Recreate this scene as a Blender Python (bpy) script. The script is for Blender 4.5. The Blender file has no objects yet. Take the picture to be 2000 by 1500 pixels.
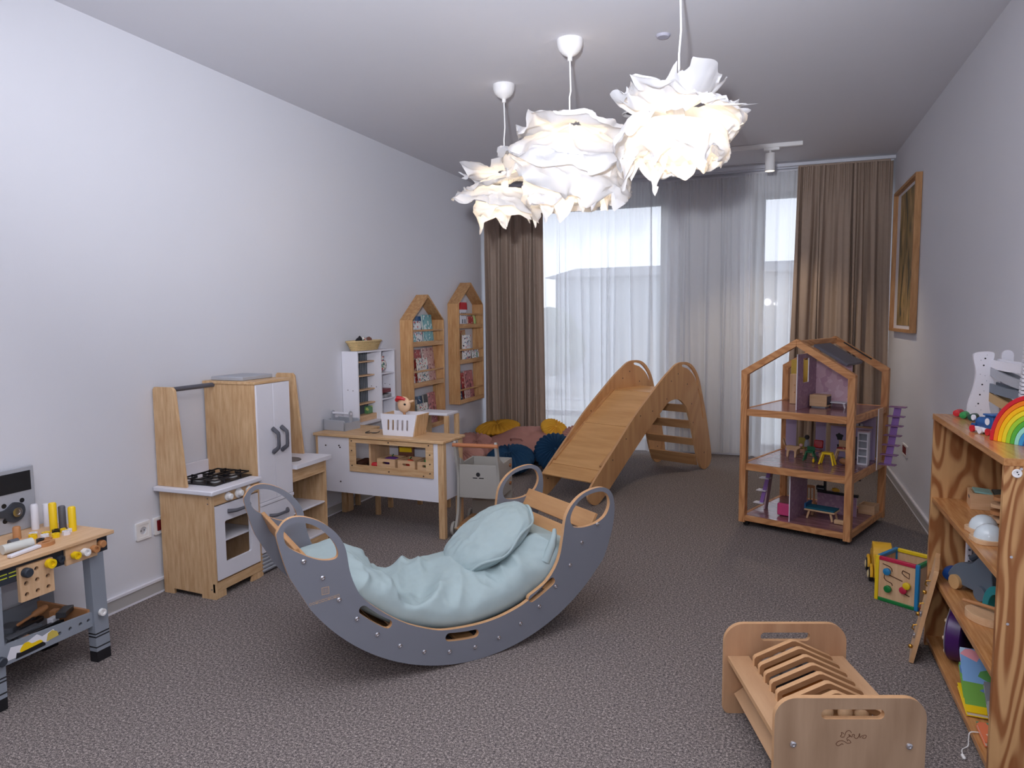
import bpy, bmesh, math, random
from mathutils import Vector, Matrix, noise
from mathutils.geometry import tessellate_polygon
sc = bpy.context.scene
COL = sc.collection
random.seed(7)
# ------------------------------------------------------------------ camera
YAW, PIT, ROLL = 0.353265, 0.092702, -0.0097707
fw = Vector((-math.sin(YAW)*math.cos(PIT), math.cos(YAW)*math.cos(PIT), -math.sin(PIT)))
rt0 = Vector((math.cos(YAW), math.sin(YAW), 0)); up0 = rt0.cross(fw)
rt = rt0*math.cos(ROLL) + up0*math.sin(ROLL); upv = -rt0*math.sin(ROLL) + up0*math.cos(ROLL)
cd = bpy.data.cameras.new('camera'); cam = bpy.data.objects.new('camera', cd); COL.objects.link(cam)
cd.sensor_fit = 'HORIZONTAL'; cd.sensor_width = 36.0; cd.lens = 1393.05/2000*36.0; cd.clip_start = .05
mw = Matrix((( rt.x, upv.x, -fw.x, 0), (rt.y, upv.y, -fw.y, 0), (rt.z, upv.z, -fw.z, 1.4), (0, 0, 0, 1)))
cam.matrix_world = mw
sc.camera = cam
# ------------------------------------------------------------------ world, lights, exposure
w = bpy.data.worlds.new('overcast_sky'); sc.world = w; w.use_nodes = True
bg = w.node_tree.nodes['Background']; bg.inputs[0].default_value = (.80, .87, 1, 1); bg.inputs[1].default_value = 1.8
def light(name, typ, loc, power, color, **k):
    d = bpy.data.lights.new(name, typ); d.energy = power; d.color = color
    for a, b in k.items():
        if a not in ('aim',): setattr(d, a, b)
    o = bpy.data.objects.new(name, d); COL.objects.link(o); o.location = loc
    if 'aim' in k:
        o.rotation_euler = (Vector(k['aim'])-Vector(loc)).to_track_quat('-Z', 'Y').to_euler()
    return o
# the photographer's flash just above the lens, and two added soft fill lights out of view, above and behind the camera
light('flash', 'POINT', (0.0, -.02, 1.62), 17, (.95, .96, 1), shadow_soft_size=.035, specular_factor=.3)
light('added_fill_over_camera', 'AREA', (-1.0, .95, 2.77), 26, (.90, .93, 1), shape='RECTANGLE', size=3.0, size_y=2.0)
light('added_fill_back', 'AREA', (-1.0, -1.6, 2.77), 12, (.90, .93, 1), shape='RECTANGLE', size=3.0, size_y=1.4)
light('bounce_flash', 'SPOT', (-0.15, -.1, 1.66), 430, (.88, .92, 1), spot_size=math.radians(88), spot_blend=1.0, shadow_soft_size=.05, aim=(-1.0, 2.3, 2.79))
sc.view_settings.view_transform = 'Standard'; sc.view_settings.look = 'None'
sc.view_settings.gamma = 1; sc.view_settings.use_curve_mapping = False
sc.view_settings.exposure = 0.70
sc.cycles.use_denoising = True
sc.cycles.max_bounces = 7; sc.cycles.diffuse_bounces = 4; sc.cycles.glossy_bounces = 2; sc.cycles.transmission_bounces = 3; sc.cycles.transparent_max_bounces = 10
sc.cycles.use_adaptive_sampling = True; sc.cycles.adaptive_threshold = .06; sc.cycles.adaptive_min_samples = 16
sc.cycles.caustics_reflective = False; sc.cycles.caustics_refractive = False
# ------------------------------------------------------------------ mesh helpers
class MB:
    def __init__(s): s.v = []; s.f = []; s.m = []
    def add(s, vs, fs, mi=0):
        b = len(s.v); s.v += [tuple(p) for p in vs]
        for f in fs: s.f.append([b+i for i in f]); s.m.append(mi)
        return s
    def box(s, x0, x1, y0, y1, z0, z1, mi=0):
        vs = [(x, y, z) for z in (z0, z1) for y in (y0, y1) for x in (x0, x1)]
        return s.add(vs, [(0,2,3,1),(4,5,7,6),(0,1,5,4),(2,6,7,3),(0,4,6,2),(1,3,7,5)], mi)
    def obox(s, c, size, R=None, mi=0):
        hx, hy, hz = [q/2 for q in size]; R = R or Matrix.Identity(3); c = Vector(c)
        vs = [c + R @ Vector((x, y, z)) for z in (-hz, hz) for y in (-hy, hy) for x in (-hx, hx)]
        return s.add(vs, [(0,2,3,1),(4,5,7,6),(0,1,5,4),(2,6,7,3),(0,4,6,2),(1,3,7,5)], mi)
    def bar(s, a, b, wd, th, up=(0,0,1), mi=0):
        a = Vector(a); b = Vector(b); d = (b-a); L = d.length; x = d.normalized(); u = Vector(up)
        y = u.cross(x).normalized(); z = x.cross(y)
        R = Matrix((x, y, z)).transposed()
        return s.obox((a+b)/2, (L, wd, th), R, mi)
    def plate(s, outer, holes=(), o=(0,0,0), u=(1,0,0), v=(0,0,1), t=.018, mi=0, me=None):
        """flat board: polygon (with holes) in the u,v plane through o, thickness t along u x v"""
        me = mi if me is None else me
        o = Vector(o); u = Vector(u); v = Vector(v); n = u.cross(v).normalized()
        def area(p): return sum(p[i][0]*p[(i+1) % len(p)][1]-p[(i+1) % len(p)][0]*p[i][1] for i in range(len(p)))
        loops = [list(outer) if area(outer) > 0 else list(outer)[::-1]]
        loops += [list(h) if area(h) < 0 else list(h)[::-1] for h in holes]
        flat = [p for l in loops for p in l]; N = len(flat)
        tris = tessellate_polygon([[Vector((p[0], p[1], 0)) for p in l] for l in loops])
        vs = [o+u*p[0]+v*p[1]+n*t for p in flat] + [o+u*p[0]+v*p[1] for p in flat]
        fs = []
        for a, b, c in tris:
            A, B, Cc = flat[a], flat[b], flat[c]
            cr = (B[0]-A[0])*(Cc[1]-A[1])-(B[1]-A[1])*(Cc[0]-A[0])
            if cr < 0: a, c = c, a
            fs += [(a, b, c), (c+N, b+N, a+N)]
        s.add(vs, fs, mi)
        b0 = len(s.v)-2*N; k = 0
        for l in loops:
            for i in range(len(l)):
                a = k+i; b = k+(i+1) % len(l)
                s.f.append([b0+a, b0+a+N, b0+b+N, b0+b]); s.m.append(me)
            k += len(l)
        return s
    def cyl(s, p0, p1, r0, r1=None, n=16, mi=0, cap=True):
        r1 = r0 if r1 is None else r1
        p0 = Vector(p0); p1 = Vector(p1); d = (p1-p0).normalized()
        a = d.orthogonal().normalized(); b = d.cross(a)
        vs = []
        for p, r in ((p0, r0), (p1, r1)):
            for i in range(n):
                t = 2*math.pi*i/n; vs.append(p+(a*math.cos(t)+b*math.sin(t))*r)
        fs = [(i, (i+1) % n, n+(i+1) % n, n+i) for i in range(n)]
        if cap: fs += [tuple(range(n))[::-1], tuple(range(n, 2*n))]
        return s.add(vs, fs, mi)
    def lathe(s, prof, o=(0,0,0), ax=(0,0,1), n=24, mi=0):
        """profile [(r, h)...] turned about ax through o"""
        o = Vector(o); d = Vector(ax).normalized(); a = d.orthogonal().normalized(); b = d.cross(a); vs = []
        for r, h in prof:
            for i in range(n):
                t = 2*math.pi*i/n; vs.append(o+d*h+(a*math.cos(t)+b*math.sin(t))*max(r, 1e-5))
        fs = []
        for j in range(len(prof)-1):
            for i in range(n):
                k = (i+1) % n; fs.append((j*n+i, j*n+k, (j+1)*n+k, (j+1)*n+i))
        if prof[0][0] > 1e-4: fs.append(tuple(range(n))[::-1])
        if prof[-1][0] > 1e-4: q = (len(prof)-1)*n; fs.append(tuple(range(q, q+n)))
        return s.add(vs, fs, mi)
    def tube(s, pts, r, n=8, mi=0, closed=False):
        pts = [Vector(p) for p in pts]; N = len(pts); vs = []; prev = None
        rr = r if isinstance(r, (list, tuple)) else [r]*N
        for i, p in enumerate(pts):
            if closed: d = (pts[(i+1) % N]-pts[i-1]).normalized()
            else: d = (pts[min(i+1, N-1)]-pts[max(i-1, 0)]).normalized()
            if prev is None: a = d.orthogonal().normalized()
            else:
                a = (prev-d*prev.dot(d))
                a = a.normalized() if a.length > 1e-6 else d.orthogonal().normalized()
            prev = a; b = d.cross(a)
            for k in range(n):
                t = 2*math.pi*k/n; vs.append(p+(a*math.cos(t)+b*math.sin(t))*rr[i])
        fs = []
        for i in range(N if closed else N-1):
            j = (i+1) % N
            for k in range(n):
                q = (k+1) % n; fs.append((i*n+k, i*n+q, j*n+q, j*n+k))
        if not closed: fs += [tuple(range(n))[::-1], tuple(range((N-1)*n, N*n))]
        return s.add(vs, fs, mi)
    def ball(s, c, r, nu=20, nv=12, mi=0, R=None, fn=None):
        r = (r, r, r) if not isinstance(r, (list, tuple)) else r; c = Vector(c); R = R or Matrix.Identity(3); vs = []
        for j in range(nv+1):
            ph = math.pi*j/nv
            for i in range(nu):
                t = 2*math.pi*i/nu; d = Vector((math.sin(ph)*math.cos(t), math.sin(ph)*math.sin(t), math.cos(ph)))
                q = Vector((d.x*r[0], d.y*r[1], d.z*r[2]))
                if fn: q = fn(q, d)
                vs.append(c+R @ q)
        fs = [(j*nu+i, (j+1)*nu+i, (j+1)*nu+(i+1) % nu, j*nu+(i+1) % nu) for j in range(nv) for i in range(nu)]
        return s.add(vs, fs, mi)
    def surf(s, fn, nu, nv, mi=0, cu=False, cv=False):
        vs = [fn(i/(nu if cu else nu-1), j/(nv if cv else nv-1)) for j in range(nv) for i in range(nu)]
        fs = []
        for j in range(nv if cv else nv-1):
            for i in range(nu if cu else nu-1):
                fs.append((j*nu+i, j*nu+(i+1) % nu, ((j+1) % nv)*nu+(i+1) % nu, ((j+1) % nv)*nu+i))
        return s.add(vs, fs, mi)
    def make(s, name, mats, parent=None, bev=0, smooth=True, ang=38, weld=False, sub=0):
        me = bpy.data.meshes.new(name); me.from_pydata(s.v, [], s.f); 
        mats = mats if isinstance(mats, (list, tuple)) else [mats]
        for m in mats: me.materials.append(m)
        me.polygons.foreach_set('material_index', s.m)
        if weld or bev:
            bm = bmesh.new(); bm.from_mesh(me); bmesh.ops.remove_doubles(bm, verts=bm.verts, dist=1e-5)
            bm.to_mesh(me); bm.free()
        if smooth:
            me.polygons.foreach_set('use_smooth', [True]*len(me.polygons)); me.set_sharp_from_angle(angle=math.radians(ang))
        me.update()
        o = bpy.data.objects.new(name, me); COL.objects.link(o)
        if parent is not None: o.parent = parent
        if bev:
            b = o.modifiers.new('bevel', 'BEVEL'); b.width = bev; b.segments = 2; b.limit_method = 'ANGLE'; b.angle_limit = math.radians(40)
        if sub:
            q = o.modifiers.new('sub', 'SUBSURF'); q.levels = sub; q.render_levels = sub
        return o
def RZ(deg): return Matrix.Rotation(math.radians(deg), 3, 'Z')
def RX(deg): return Matrix.Rotation(math.radians(deg), 3, 'X')
def RY(deg): return Matrix.Rotation(math.radians(deg), 3, 'Y')
def thing(name, label, cat, loc=(0,0,0), rz=0, group=None):
    o = bpy.data.objects.new(name, None); COL.objects.link(o); o.location = loc; o.rotation_euler = (0, 0, math.radians(rz))
    o.empty_display_size = .05
    return tag(o, label, cat, group)
def tag(o, label, cat, group=None):
    o['label'] = label; o['category'] = cat
    if group: o['group'] = group
    return o
def struct(o): o['kind'] = 'structure'; return o
def at(o, loc, rz=0): o.location = loc; o.rotation_euler = (0, 0, math.radians(rz)); return o
def copy_tree(o, parent=None):
    c = o.copy(); COL.objects.link(c); c.parent = parent
    for ch in list(o.children): copy_tree(ch, c)
    return c
def rrect(x0, x1, y0, y1, r, n=6):
    r = r if isinstance(r, (list, tuple)) else [r]*4   # bl, br, tr, tl
    out = []
    for (cx, cy, rr, a0) in ((x0+r[0], y0+r[0], r[0], 180), (x1-r[1], y0+r[1], r[1], 270), (x1-r[2], y1-r[2], r[2], 0), (x0+r[3], y1-r[3], r[3], 90)):
        if rr < 1e-5: out.append((cx, cy)); continue
        for i in range(n+1):
            a = math.radians(a0+90*i/n); out.append((cx+rr*math.cos(a), cy+rr*math.sin(a)))
    return out
def circ(cx, cy, r, n=16, ry=None, rot=0):
    ry = r if ry is None else ry; out = []
    for i in range(n):
        a = 2*math.pi*i/n; x = r*math.cos(a); y = ry*math.sin(a)
        out.append((cx+x*math.cos(rot)-y*math.sin(rot), cy+x*math.sin(rot)+y*math.cos(rot)))
    return out
def spline(pts, k=4, closed=True):
    out = []; N = len(pts)
    for i in range(N if closed else N-1):
        p0, p1, p2, p3 = [pts[(i+j) % N] if closed else pts[max(0, min(N-1, i+j))] for j in (-1, 0, 1, 2)]
        for q in range(k):
            t = q/k
            out.append(tuple(.5*((2*p1[d])+(-p0[d]+p2[d])*t+(2*p0[d]-5*p1[d]+4*p2[d]-p3[d])*t*t+(-p0[d]+3*p1[d]-3*p2[d]+p3[d])*t**3) for d in range(len(p1))))
    if not closed: out.append(tuple(pts[-1]))
    return out
# ------------------------------------------------------------------ materials
MATS = {}
def srgb(r, g, b):
    f = lambda c: (c/255/12.92) if c/255 <= .04045 else ((c/255+.055)/1.055)**2.4
    return (f(r), f(g), f(b), 1)
def mat(name, col, rough=.5, spec=.5, metal=0, **k):
    if name in MATS: return MATS[name]
    m = bpy.data.materials.new(name); m.use_nodes = True; b = m.node_tree.nodes['Principled BSDF']
    b.inputs['Base Color'].default_value = col; b.inputs['Roughness'].default_value = rough
    b.inputs['Specular IOR Level'].default_value = spec; b.inputs['Metallic'].default_value = metal
    nt = m.node_tree
    # faint unevenness so that no surface is perfectly flat in colour
    var = k.get('var', .06)
    if var:
        tc = nt.nodes.new('ShaderNodeTexCoord'); n = nt.nodes.new('ShaderNodeTexNoise'); n.inputs['Scale'].default_value = k.get('vscale', 9); n.inputs['Detail'].default_value = 3
        mx = nt.nodes.new('ShaderNodeMix'); mx.data_type = 'RGBA'
        mx.inputs['A'].default_value = tuple(c*(1-var) for c in col[:3])+(1,); mx.inputs['B'].default_value = tuple(min(1, c*(1+var)) for c in col[:3])+(1,)
        nt.links.new(tc.outputs['Object'], n.inputs['Vector']); nt.links.new(n.outputs['Fac'], mx.inputs['Factor']); nt.links.new(mx.outputs['Result'], b.inputs['Base Color'])
    if k.get('bump'):
        tc2 = nt.nodes.new('ShaderNodeTexCoord'); n2 = nt.nodes.new('ShaderNodeTexNoise'); n2.inputs['Scale'].default_value = k.get('bscale', 200); n2.inputs['Detail'].default_value = 2
        bp = nt.nodes.new('ShaderNodeBump'); bp.inputs['Strength'].default_value = k['bump']; bp.inputs['Distance'].default_value = .002
        nt.links.new(tc2.outputs['Object'], n2.inputs['Vector']); nt.links.new(n2.outputs['Fac'], bp.inputs['Height']); nt.links.new(bp.outputs['Normal'], b.inputs['Normal'])
    MATS[name] = m; return m
def wood(name, light_c, dark_c, grain='z', scale=1.0, contrast=1.0, rough=.5, rings=0.0, knots=False, ring_scale=5.0, stretch=9.0):
    """wood whose grain runs along one axis of the object; rings>0 mixes in broad flame figure"""
    if name in MATS: return MATS[name]
    m = bpy.data.materials.new(name); m.use_nodes = True; nt = m.node_tree; b = nt.nodes['Principled BSDF']
    b.inputs['Roughness'].default_value = rough; b.inputs['Specular IOR Level'].default_value = .35
    tc = nt.nodes.new('ShaderNodeTexCoord'); mp = nt.nodes.new('ShaderNodeMapping')
    sc3 = {'x': (1/stretch, 1, 1), 'y': (1, 1/stretch, 1), 'z': (1, 1, 1/stretch)}[grain]
    mp.inputs['Scale'].default_value = sc3
    nt.links.new(tc.outputs['Object'], mp.inputs['Vector'])
    n1 = nt.nodes.new('ShaderNodeTexNoise'); n1.inputs['Scale'].default_value = 60*scale; n1.inputs['Detail'].default_value = 5; n1.inputs['Roughness'].default_value = .62
    nt.links.new(mp.outputs['Vector'], n1.inputs['Vector'])
    ra = nt.nodes.new('ShaderNodeMapRange'); ra.inputs['From Min'].default_value = .5-.22/contrast; ra.inputs['From Max'].default_value = .5+.22/contrast
    nt.links.new(n1.outputs['Fac'], ra.inputs['Value'])
    fac = ra.outputs['Result']
    if rings:
        n2 = nt.nodes.new('ShaderNodeTexNoise'); n2.inputs['Scale'].default_value = ring_scale*scale; n2.inputs['Detail'].default_value = 1.5; n2.inputs['Distortion'].default_value = .3
        mp2 = nt.nodes.new('ShaderNodeMapping'); mp2.inputs['Scale'].default_value = tuple(max(q, .22) if q < 1 else 1 for q in sc3)
        nt.links.new(tc.outputs['Object'], mp2.inputs['Vector']); nt.links.new(mp2.outputs['Vector'], n2.inputs['Vector'])
        mu = nt.nodes.new('ShaderNodeMath'); mu.operation = 'MULTIPLY'; mu.inputs[1].default_value = 15
        pp = nt.nodes.new('ShaderNodeMath'); pp.operation = 'PINGPONG'; pp.inputs[1].default_value = .5
        sm = nt.nodes.new('ShaderNodeMapRange'); sm.interpolation_type = 'SMOOTHSTEP'; sm.inputs['From Min'].default_value = .12; sm.inputs['From Max'].default_value = .42
        nt.links.new(n2.outputs['Fac'], mu.inputs[0]); nt.links.new(mu.outputs[0], pp.inputs[0]); nt.links.new(pp.outputs[0], sm.inputs['Value'])
        mm = nt.nodes.new('ShaderNodeMix'); mm.data_type = 'FLOAT'; mm.inputs['Factor'].default_value = rings
        nt.links.new(ra.outputs['Result'], mm.inputs['A']); nt.links.new(sm.outputs['Result'], mm.inputs['B']); fac = mm.outputs['Result']
    mx = nt.nodes.new('ShaderNodeMix'); mx.data_type = 'RGBA'; mx.inputs['A'].default_value = light_c; mx.inputs['B'].default_value = dark_c
    nt.links.new(fac, mx.inputs['Factor']); colout = mx.outputs['Result']
    if knots:
        vo = nt.nodes.new('ShaderNodeTexVoronoi'); vo.inputs['Scale'].default_value = 4.2; vo.inputs['Randomness'].default_value = 1
        mp3 = nt.nodes.new('ShaderNodeMapping'); mp3.inputs['Scale'].default_value = tuple(q if q == 1 else .55 for q in sc3)
        nt.links.new(tc.outputs['Object'], mp3.inputs['Vector']); nt.links.new(mp3.outputs['Vector'], vo.inputs['Vector'])
        kr = nt.nodes.new('ShaderNodeMapRange'); kr.inputs['From Min'].default_value = .055; kr.inputs['From Max'].default_value = .085; kr.inputs['To Min'].default_value = .9; kr.inputs['To Max'].default_value = 0
        nt.links.new(vo.outputs['Distance'], kr.inputs['Value'])
        mk = nt.nodes.new('ShaderNodeMix'); mk.data_type = 'RGBA'; mk.inputs['B'].default_value = srgb(112, 66, 36)
        nt.links.new(kr.outputs['Result'], mk.inputs['Factor']); nt.links.new(colout, mk.inputs['A']); colout = mk.outputs['Result']
    nt.links.new(colout, b.inputs['Base Color'])
    bp = nt.nodes.new('ShaderNodeBump'); bp.inputs['Strength'].default_value = .08; bp.inputs['Distance'].default_value = .001
    nt.links.new(n1.outputs['Fac'], bp.inputs['Height']); nt.links.new(bp.outputs['Normal'], b.inputs['Normal'])
    MATS[name] = m; return m
def emis(name, col, strength):
    m = bpy.data.materials.new(name); m.use_nodes = True; nt = m.node_tree
    b = nt.nodes['Principled BSDF']; b.inputs['Emission Color'].default_value = col; b.inputs['Emission Strength'].default_value = strength
    b.inputs['Base Color'].default_value = col; return m
WHITE = mat('white_paint', srgb(226, 224, 232), .45, var=.02)
WHITEP = mat('white_plastic', srgb(236, 234, 234), .35, var=.02)
OAK = {g: wood('light_oak_laminate_'+g, srgb(222, 188, 146), srgb(188, 145, 102), g, 1.0, 1.0) for g in 'xyz'}
PINE = {g: wood('pine_'+g, srgb(216, 172, 122), srgb(178, 124, 76), g, .8, 1.0, knots=(g == 'z')) for g in 'xyz'}
BIRCH = {g: wood('birch_plywood_'+g, srgb(206, 160, 112), srgb(180, 130, 86), g, .5, .8, rings=.35, ring_scale=3) for g in 'xyz'}
FIR = {g: wood('fir_plywood_'+g, srgb(204, 158, 108), srgb(142, 86, 46), g, 1.0, 1.0, rings=.85, ring_scale=6.5) for g in 'xyz'}
ACACIA = {g: wood('oiled_pine_frame_'+g, srgb(214, 158, 108), srgb(172, 112, 68), g, 1.0, 1.0, rings=.45, ring_scale=7) for g in 'xyz'}
PALE = {g: wood('pale_beech_'+g, srgb(224, 188, 150), srgb(200, 158, 118), g, 1.0, .8) for g in 'xyz'}
GREY = mat('mid_grey_paint', srgb(126, 126, 140), .5, var=.03)
DGREY = mat('dark_grey_plastic', srgb(88, 88, 96), .45)
LGREY = mat('light_grey_paint', srgb(168, 170, 178), .5, var=.03)
BLACK = mat('black_plastic', srgb(26, 26, 30), .4)
STEEL = mat('steel', (.75, .75, .78, 1), .22, metal=1, var=0)
YELLOW = mat('yellow_paint', srgb(240, 200, 20), .4)
RED = mat('red_paint', srgb(196, 34, 44), .4)
BLUE = mat('blue_paint', srgb(30, 110, 170), .4)
GREEN = mat('green_paint', srgb(40, 140, 70), .4)
BROWNW = mat('beech_brown', srgb(186, 130, 84), .5)
EDGE = mat('plywood_edge', srgb(206, 160, 116), .6, var=.12, vscale=60)
# ------------------------------------------------------------------ room shell
XL, XR, YB, HC, YF = -2.966, .955, 7.42, 2.789, -2.6
def carpet_mat():
    m = bpy.data.materials.new('speckled_grey_carpet'); m.use_nodes = True; nt = m.node_tree; b = nt.nodes['Principled BSDF']
    b.inputs['Roughness'].default_value = .95; b.inputs['Specular IOR Level'].default_value = .1
    tc = nt.nodes.new('ShaderNodeTexCoord')
    n = nt.nodes.new('ShaderNodeTexNoise'); n.inputs['Scale'].default_value = 110; n.inputs['Detail'].default_value = 3; n.inputs['Roughness'].default_value = .75
    cr = nt.nodes.new('ShaderNodeValToRGB'); e = cr.color_ramp.elements
    e[0].position = .38; e[0].color = srgb(62, 58, 60); e[1].position = .62; e[1].color = srgb(192, 179, 172)
    k = e.new(.47); k.color = srgb(108, 100, 98); k = e.new(.54); k.color = srgb(134, 124, 121)
    n2 = nt.nodes.new('ShaderNodeTexNoise'); n2.inputs['Scale'].default_value = 300; n2.inputs['Detail'].default_value = 1
    ad = nt.nodes.new('ShaderNodeMix'); ad.data_type = 'FLOAT'; ad.inputs['Factor'].default_value = .4
    nt.links.new(tc.outputs['Object'], n.inputs['Vector']); nt.links.new(tc.outputs['Object'], n2.inputs['Vector'])
    nt.links.new(n.outputs['Fac'], ad.inputs['A']); nt.links.new(n2.outputs['Fac'], ad.inputs['B'])
    nt.links.new(ad.outputs['Result'], cr.inputs['Fac']); nt.links.new(cr.outputs['Color'], b.inputs['Base Color'])
    bp = nt.nodes.new('ShaderNodeBump'); bp.inputs['Strength'].default_value = .5; bp.inputs['Distance'].default_value = .004
    nt.links.new(ad.outputs['Result'], bp.inputs['Height']); nt.links.new(bp.outputs['Normal'], b.inputs['Normal'])
    return m
WALL = mat('painted_wallpaper', (.70, .70, .75, 1), .85, .2, var=.012, vscale=3, bump=.12, bscale=260)
CEIL = mat('painted_ceiling', (.68, .675, .72, 1), .9, .2, var=.01)
struct(MB().box(XL-.1, XR+.1, YF-.1, YB+.2, -.1, 0).make('floor', carpet_mat(), smooth=False))
struct(MB().box(XL-.1, XR+.1, YF-.1, YB+.2, HC, HC+.1).make('ceiling', CEIL, smooth=False))
struct(MB().box(XL-.1, XL, YF, YB, 0, HC).make('wall_left', WALL, smooth=False))
struct(MB().box(XR, XR+.1, YF, YB, 0, HC).make('wall_right', WALL, smooth=False))
struct(MB().box(XL, XR, YF-.1, YF, 0, HC).make('wall_front', WALL, smooth=False))
W1 = (-2.70, -1.06); W2 = (-.215, .80); WZ = (.06, 2.575)
wb = MB()
for x0, x1 in ((XL, W1[0]), (W1[1], W2[0]), (W2[1], XR)): wb.box(x0, x1, YB, YB+.2, 0, HC)
for x0, x1 in (W1, W2):
    wb.box(x0, x1, YB, YB+.2, WZ[1], HC); wb.box(x0, x1, YB, YB+.2, 0, WZ[0])
struct(wb.make('wall_back', WALL, smooth=False))
GLASS = bpy.data.materials.new('window_glass'); GLASS.use_nodes = True
_nt = GLASS.node_tree; _o = _nt.nodes['Material Output']; _nt.nodes.remove(_nt.nodes['Principled BSDF'])
_t = _nt.nodes.new('ShaderNodeBsdfTransparent'); _g = _nt.nodes.new('ShaderNodeBsdfGlossy'); _g.inputs['Roughness'].default_value = .02
_m = _nt.nodes.new('ShaderNodeMixShader'); _m.inputs[0].default_value = .03
_nt.links.new(_t.outputs[0], _m.inputs[1]); _nt.links.new(_g.outputs[0], _m.inputs[2]); _nt.links.new(_m.outputs[0], _o.inputs[0])
ALU = mat('anthracite_window_frame', srgb(92, 94, 100), .45)
ALUW = mat('pale_window_bar', srgb(205, 208, 212), .45)
def window(n, x0, x1, low):
    f = MB(); a = .055; y0, y1 = YB+.02, YB+.10
    f.box(x0, x0+a, y0, y1, WZ[0], WZ[1]); f.box(x1-a, x1, y0, y1, WZ[0], WZ[1]); f.box(x0+a, x1-a, y0, y1, WZ[0], WZ[0]+a); f.box(x0+a, x1-a, y0, y1, WZ[1]-a, WZ[1])
    w_ = struct(f.make('window_%d' % n, ALU, bev=.003))
    if low:
        MB().box(x0+a, x1-a, y0-.005, y1, .33, .39).make('transom', ALUW, w_, bev=.003)
        MB().box(x0+a, x1-a, y0, y1-.02, .50, .515).make('glazing_bar', ALUW, w_)
    else:
        MB().box(x0+a, x0+a+.05, y0+.005, y1-.01, WZ[0]+a, WZ[1]-a).make('sash', ALU, w_, bev=.003)
        h = MB().box(x0+.07, x0+.10, y0-.012, y0+.005, 1.20, 1.32); h.box(x0+.075, x0+.095, y0-.05, y0-.012, 1.27, 1.29); h.box(x0+.075, x0+.20, y0-.055, y0-.038, 1.268, 1.292)
        h.make('window_handle', WHITEP, w_)
    MB().box(x0+a, x1-a, y0+.04, y0+.046, WZ[0]+a, WZ[1]-a).make('pane', GLASS, w_, smooth=False)
window(1, W1[0], W1[1], True); window(2, W2[0], W2[1], False)
BASE = mat('beige_baseboard', srgb(178, 174, 172), .6, var=.02)
for nm, x, s in (('left', XL, 1), ('right', XR, -1)):
    b = MB()
    def bx(a0, a1, z0, z1, mi): b.box(min(x, x+s*a1), max(x, x+s*a1), YF, YB, z0, z1, mi)
    bx(0, .010, .009, .066, 0); bx(0, .013, 0, .009, 1); bx(0, .016, .066, .078, 1)
    struct(b.make('baseboard_'+nm, [BASE, WHITE], smooth=False))
# outside, seen through the sheers
GROUND = mat('outside_paving', srgb(150, 152, 150), .9); FACADE = mat('grey_render', srgb(150, 154, 160), .9)
struct(MB().box(-30, 30, YB+.2, 60, -.6, -.2).make('ground_outside', GROUND, smooth=False))
hb = thing('neighbouring_house', 'grey rendered house outside, seen hazily through the sheer curtains', 'building', (-2.9, 17, -.2))
MB().box(-2.2, 9.5, 0, 8, 0, 2.55).make('house_wall', FACADE, hb, smooth=False)
MB().plate([(-2.4, 2.55), (9.8, 2.55), (8.8, 2.80), (-1.6, 2.75)], (), (0, -.3, 0), (1, 0, 0), (0, 0, 1), -8.6).make('house_roof', mat('roof_sheet', srgb(132, 134, 140), .8), hb, smooth=False)
hd = MB()
for i in range(26):
    hd.ball((random.uniform(-6.6, -4.3), random.uniform(14, 15), random.uniform(.1, 1.35)), (random.uniform(.5, .8), .5, random.uniform(.4, .7)), 10, 7)
tag(hd.make('garden_hedge', mat('hedge_green', srgb(96, 104, 92), .9, var=.3)), 'grey green garden hedge outside, behind the sheer by the brown drape', 'hedge')
# ------------------------------------------------------------------ curtains
def cloth_mat(name, col, rough=.9, bump=.25, bscale=700):
    return mat(name, col, rough, .15, var=.05, vscale=30, bump=bump, bscale=bscale)
DRAPE = cloth_mat('taupe_drape', srgb(170, 150, 136))
SHEER = bpy.data.materials.new('white_sheer'); SHEER.use_nodes = True
_nt = SHEER.node_tree; _o = _nt.nodes['Material Output']; _nt.nodes.remove(_nt.nodes['Principled BSDF'])
_t = _nt.nodes.new('ShaderNodeBsdfTransparent'); _d = _nt.nodes.new('ShaderNodeBsdfDiffuse'); _l = _nt.nodes.new('ShaderNodeBsdfTranslucent')
_d.inputs[0].default_value = (.96, .96, .97, 1); _l.inputs[0].default_value = (.90, .90, .93, 1)
_m1 = _nt.nodes.new('ShaderNodeMixShader'); _m1.inputs[0].default_value = .38; _m2 = _nt.nodes.new('ShaderNodeMixShader'); _m2.inputs[0].default_value = .76
_nt.links.new(_d.outputs[0], _m1.inputs[1]); _nt.links.new(_l.outputs[0], _m1.inputs[2])
_nt.links.new(_t.outputs[0], _m2.inputs[1]); _nt.links.new(_m1.outputs[0], _m2.inputs[2]); _nt.links.new(_m2.outputs[0], _o.inputs[0])
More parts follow.
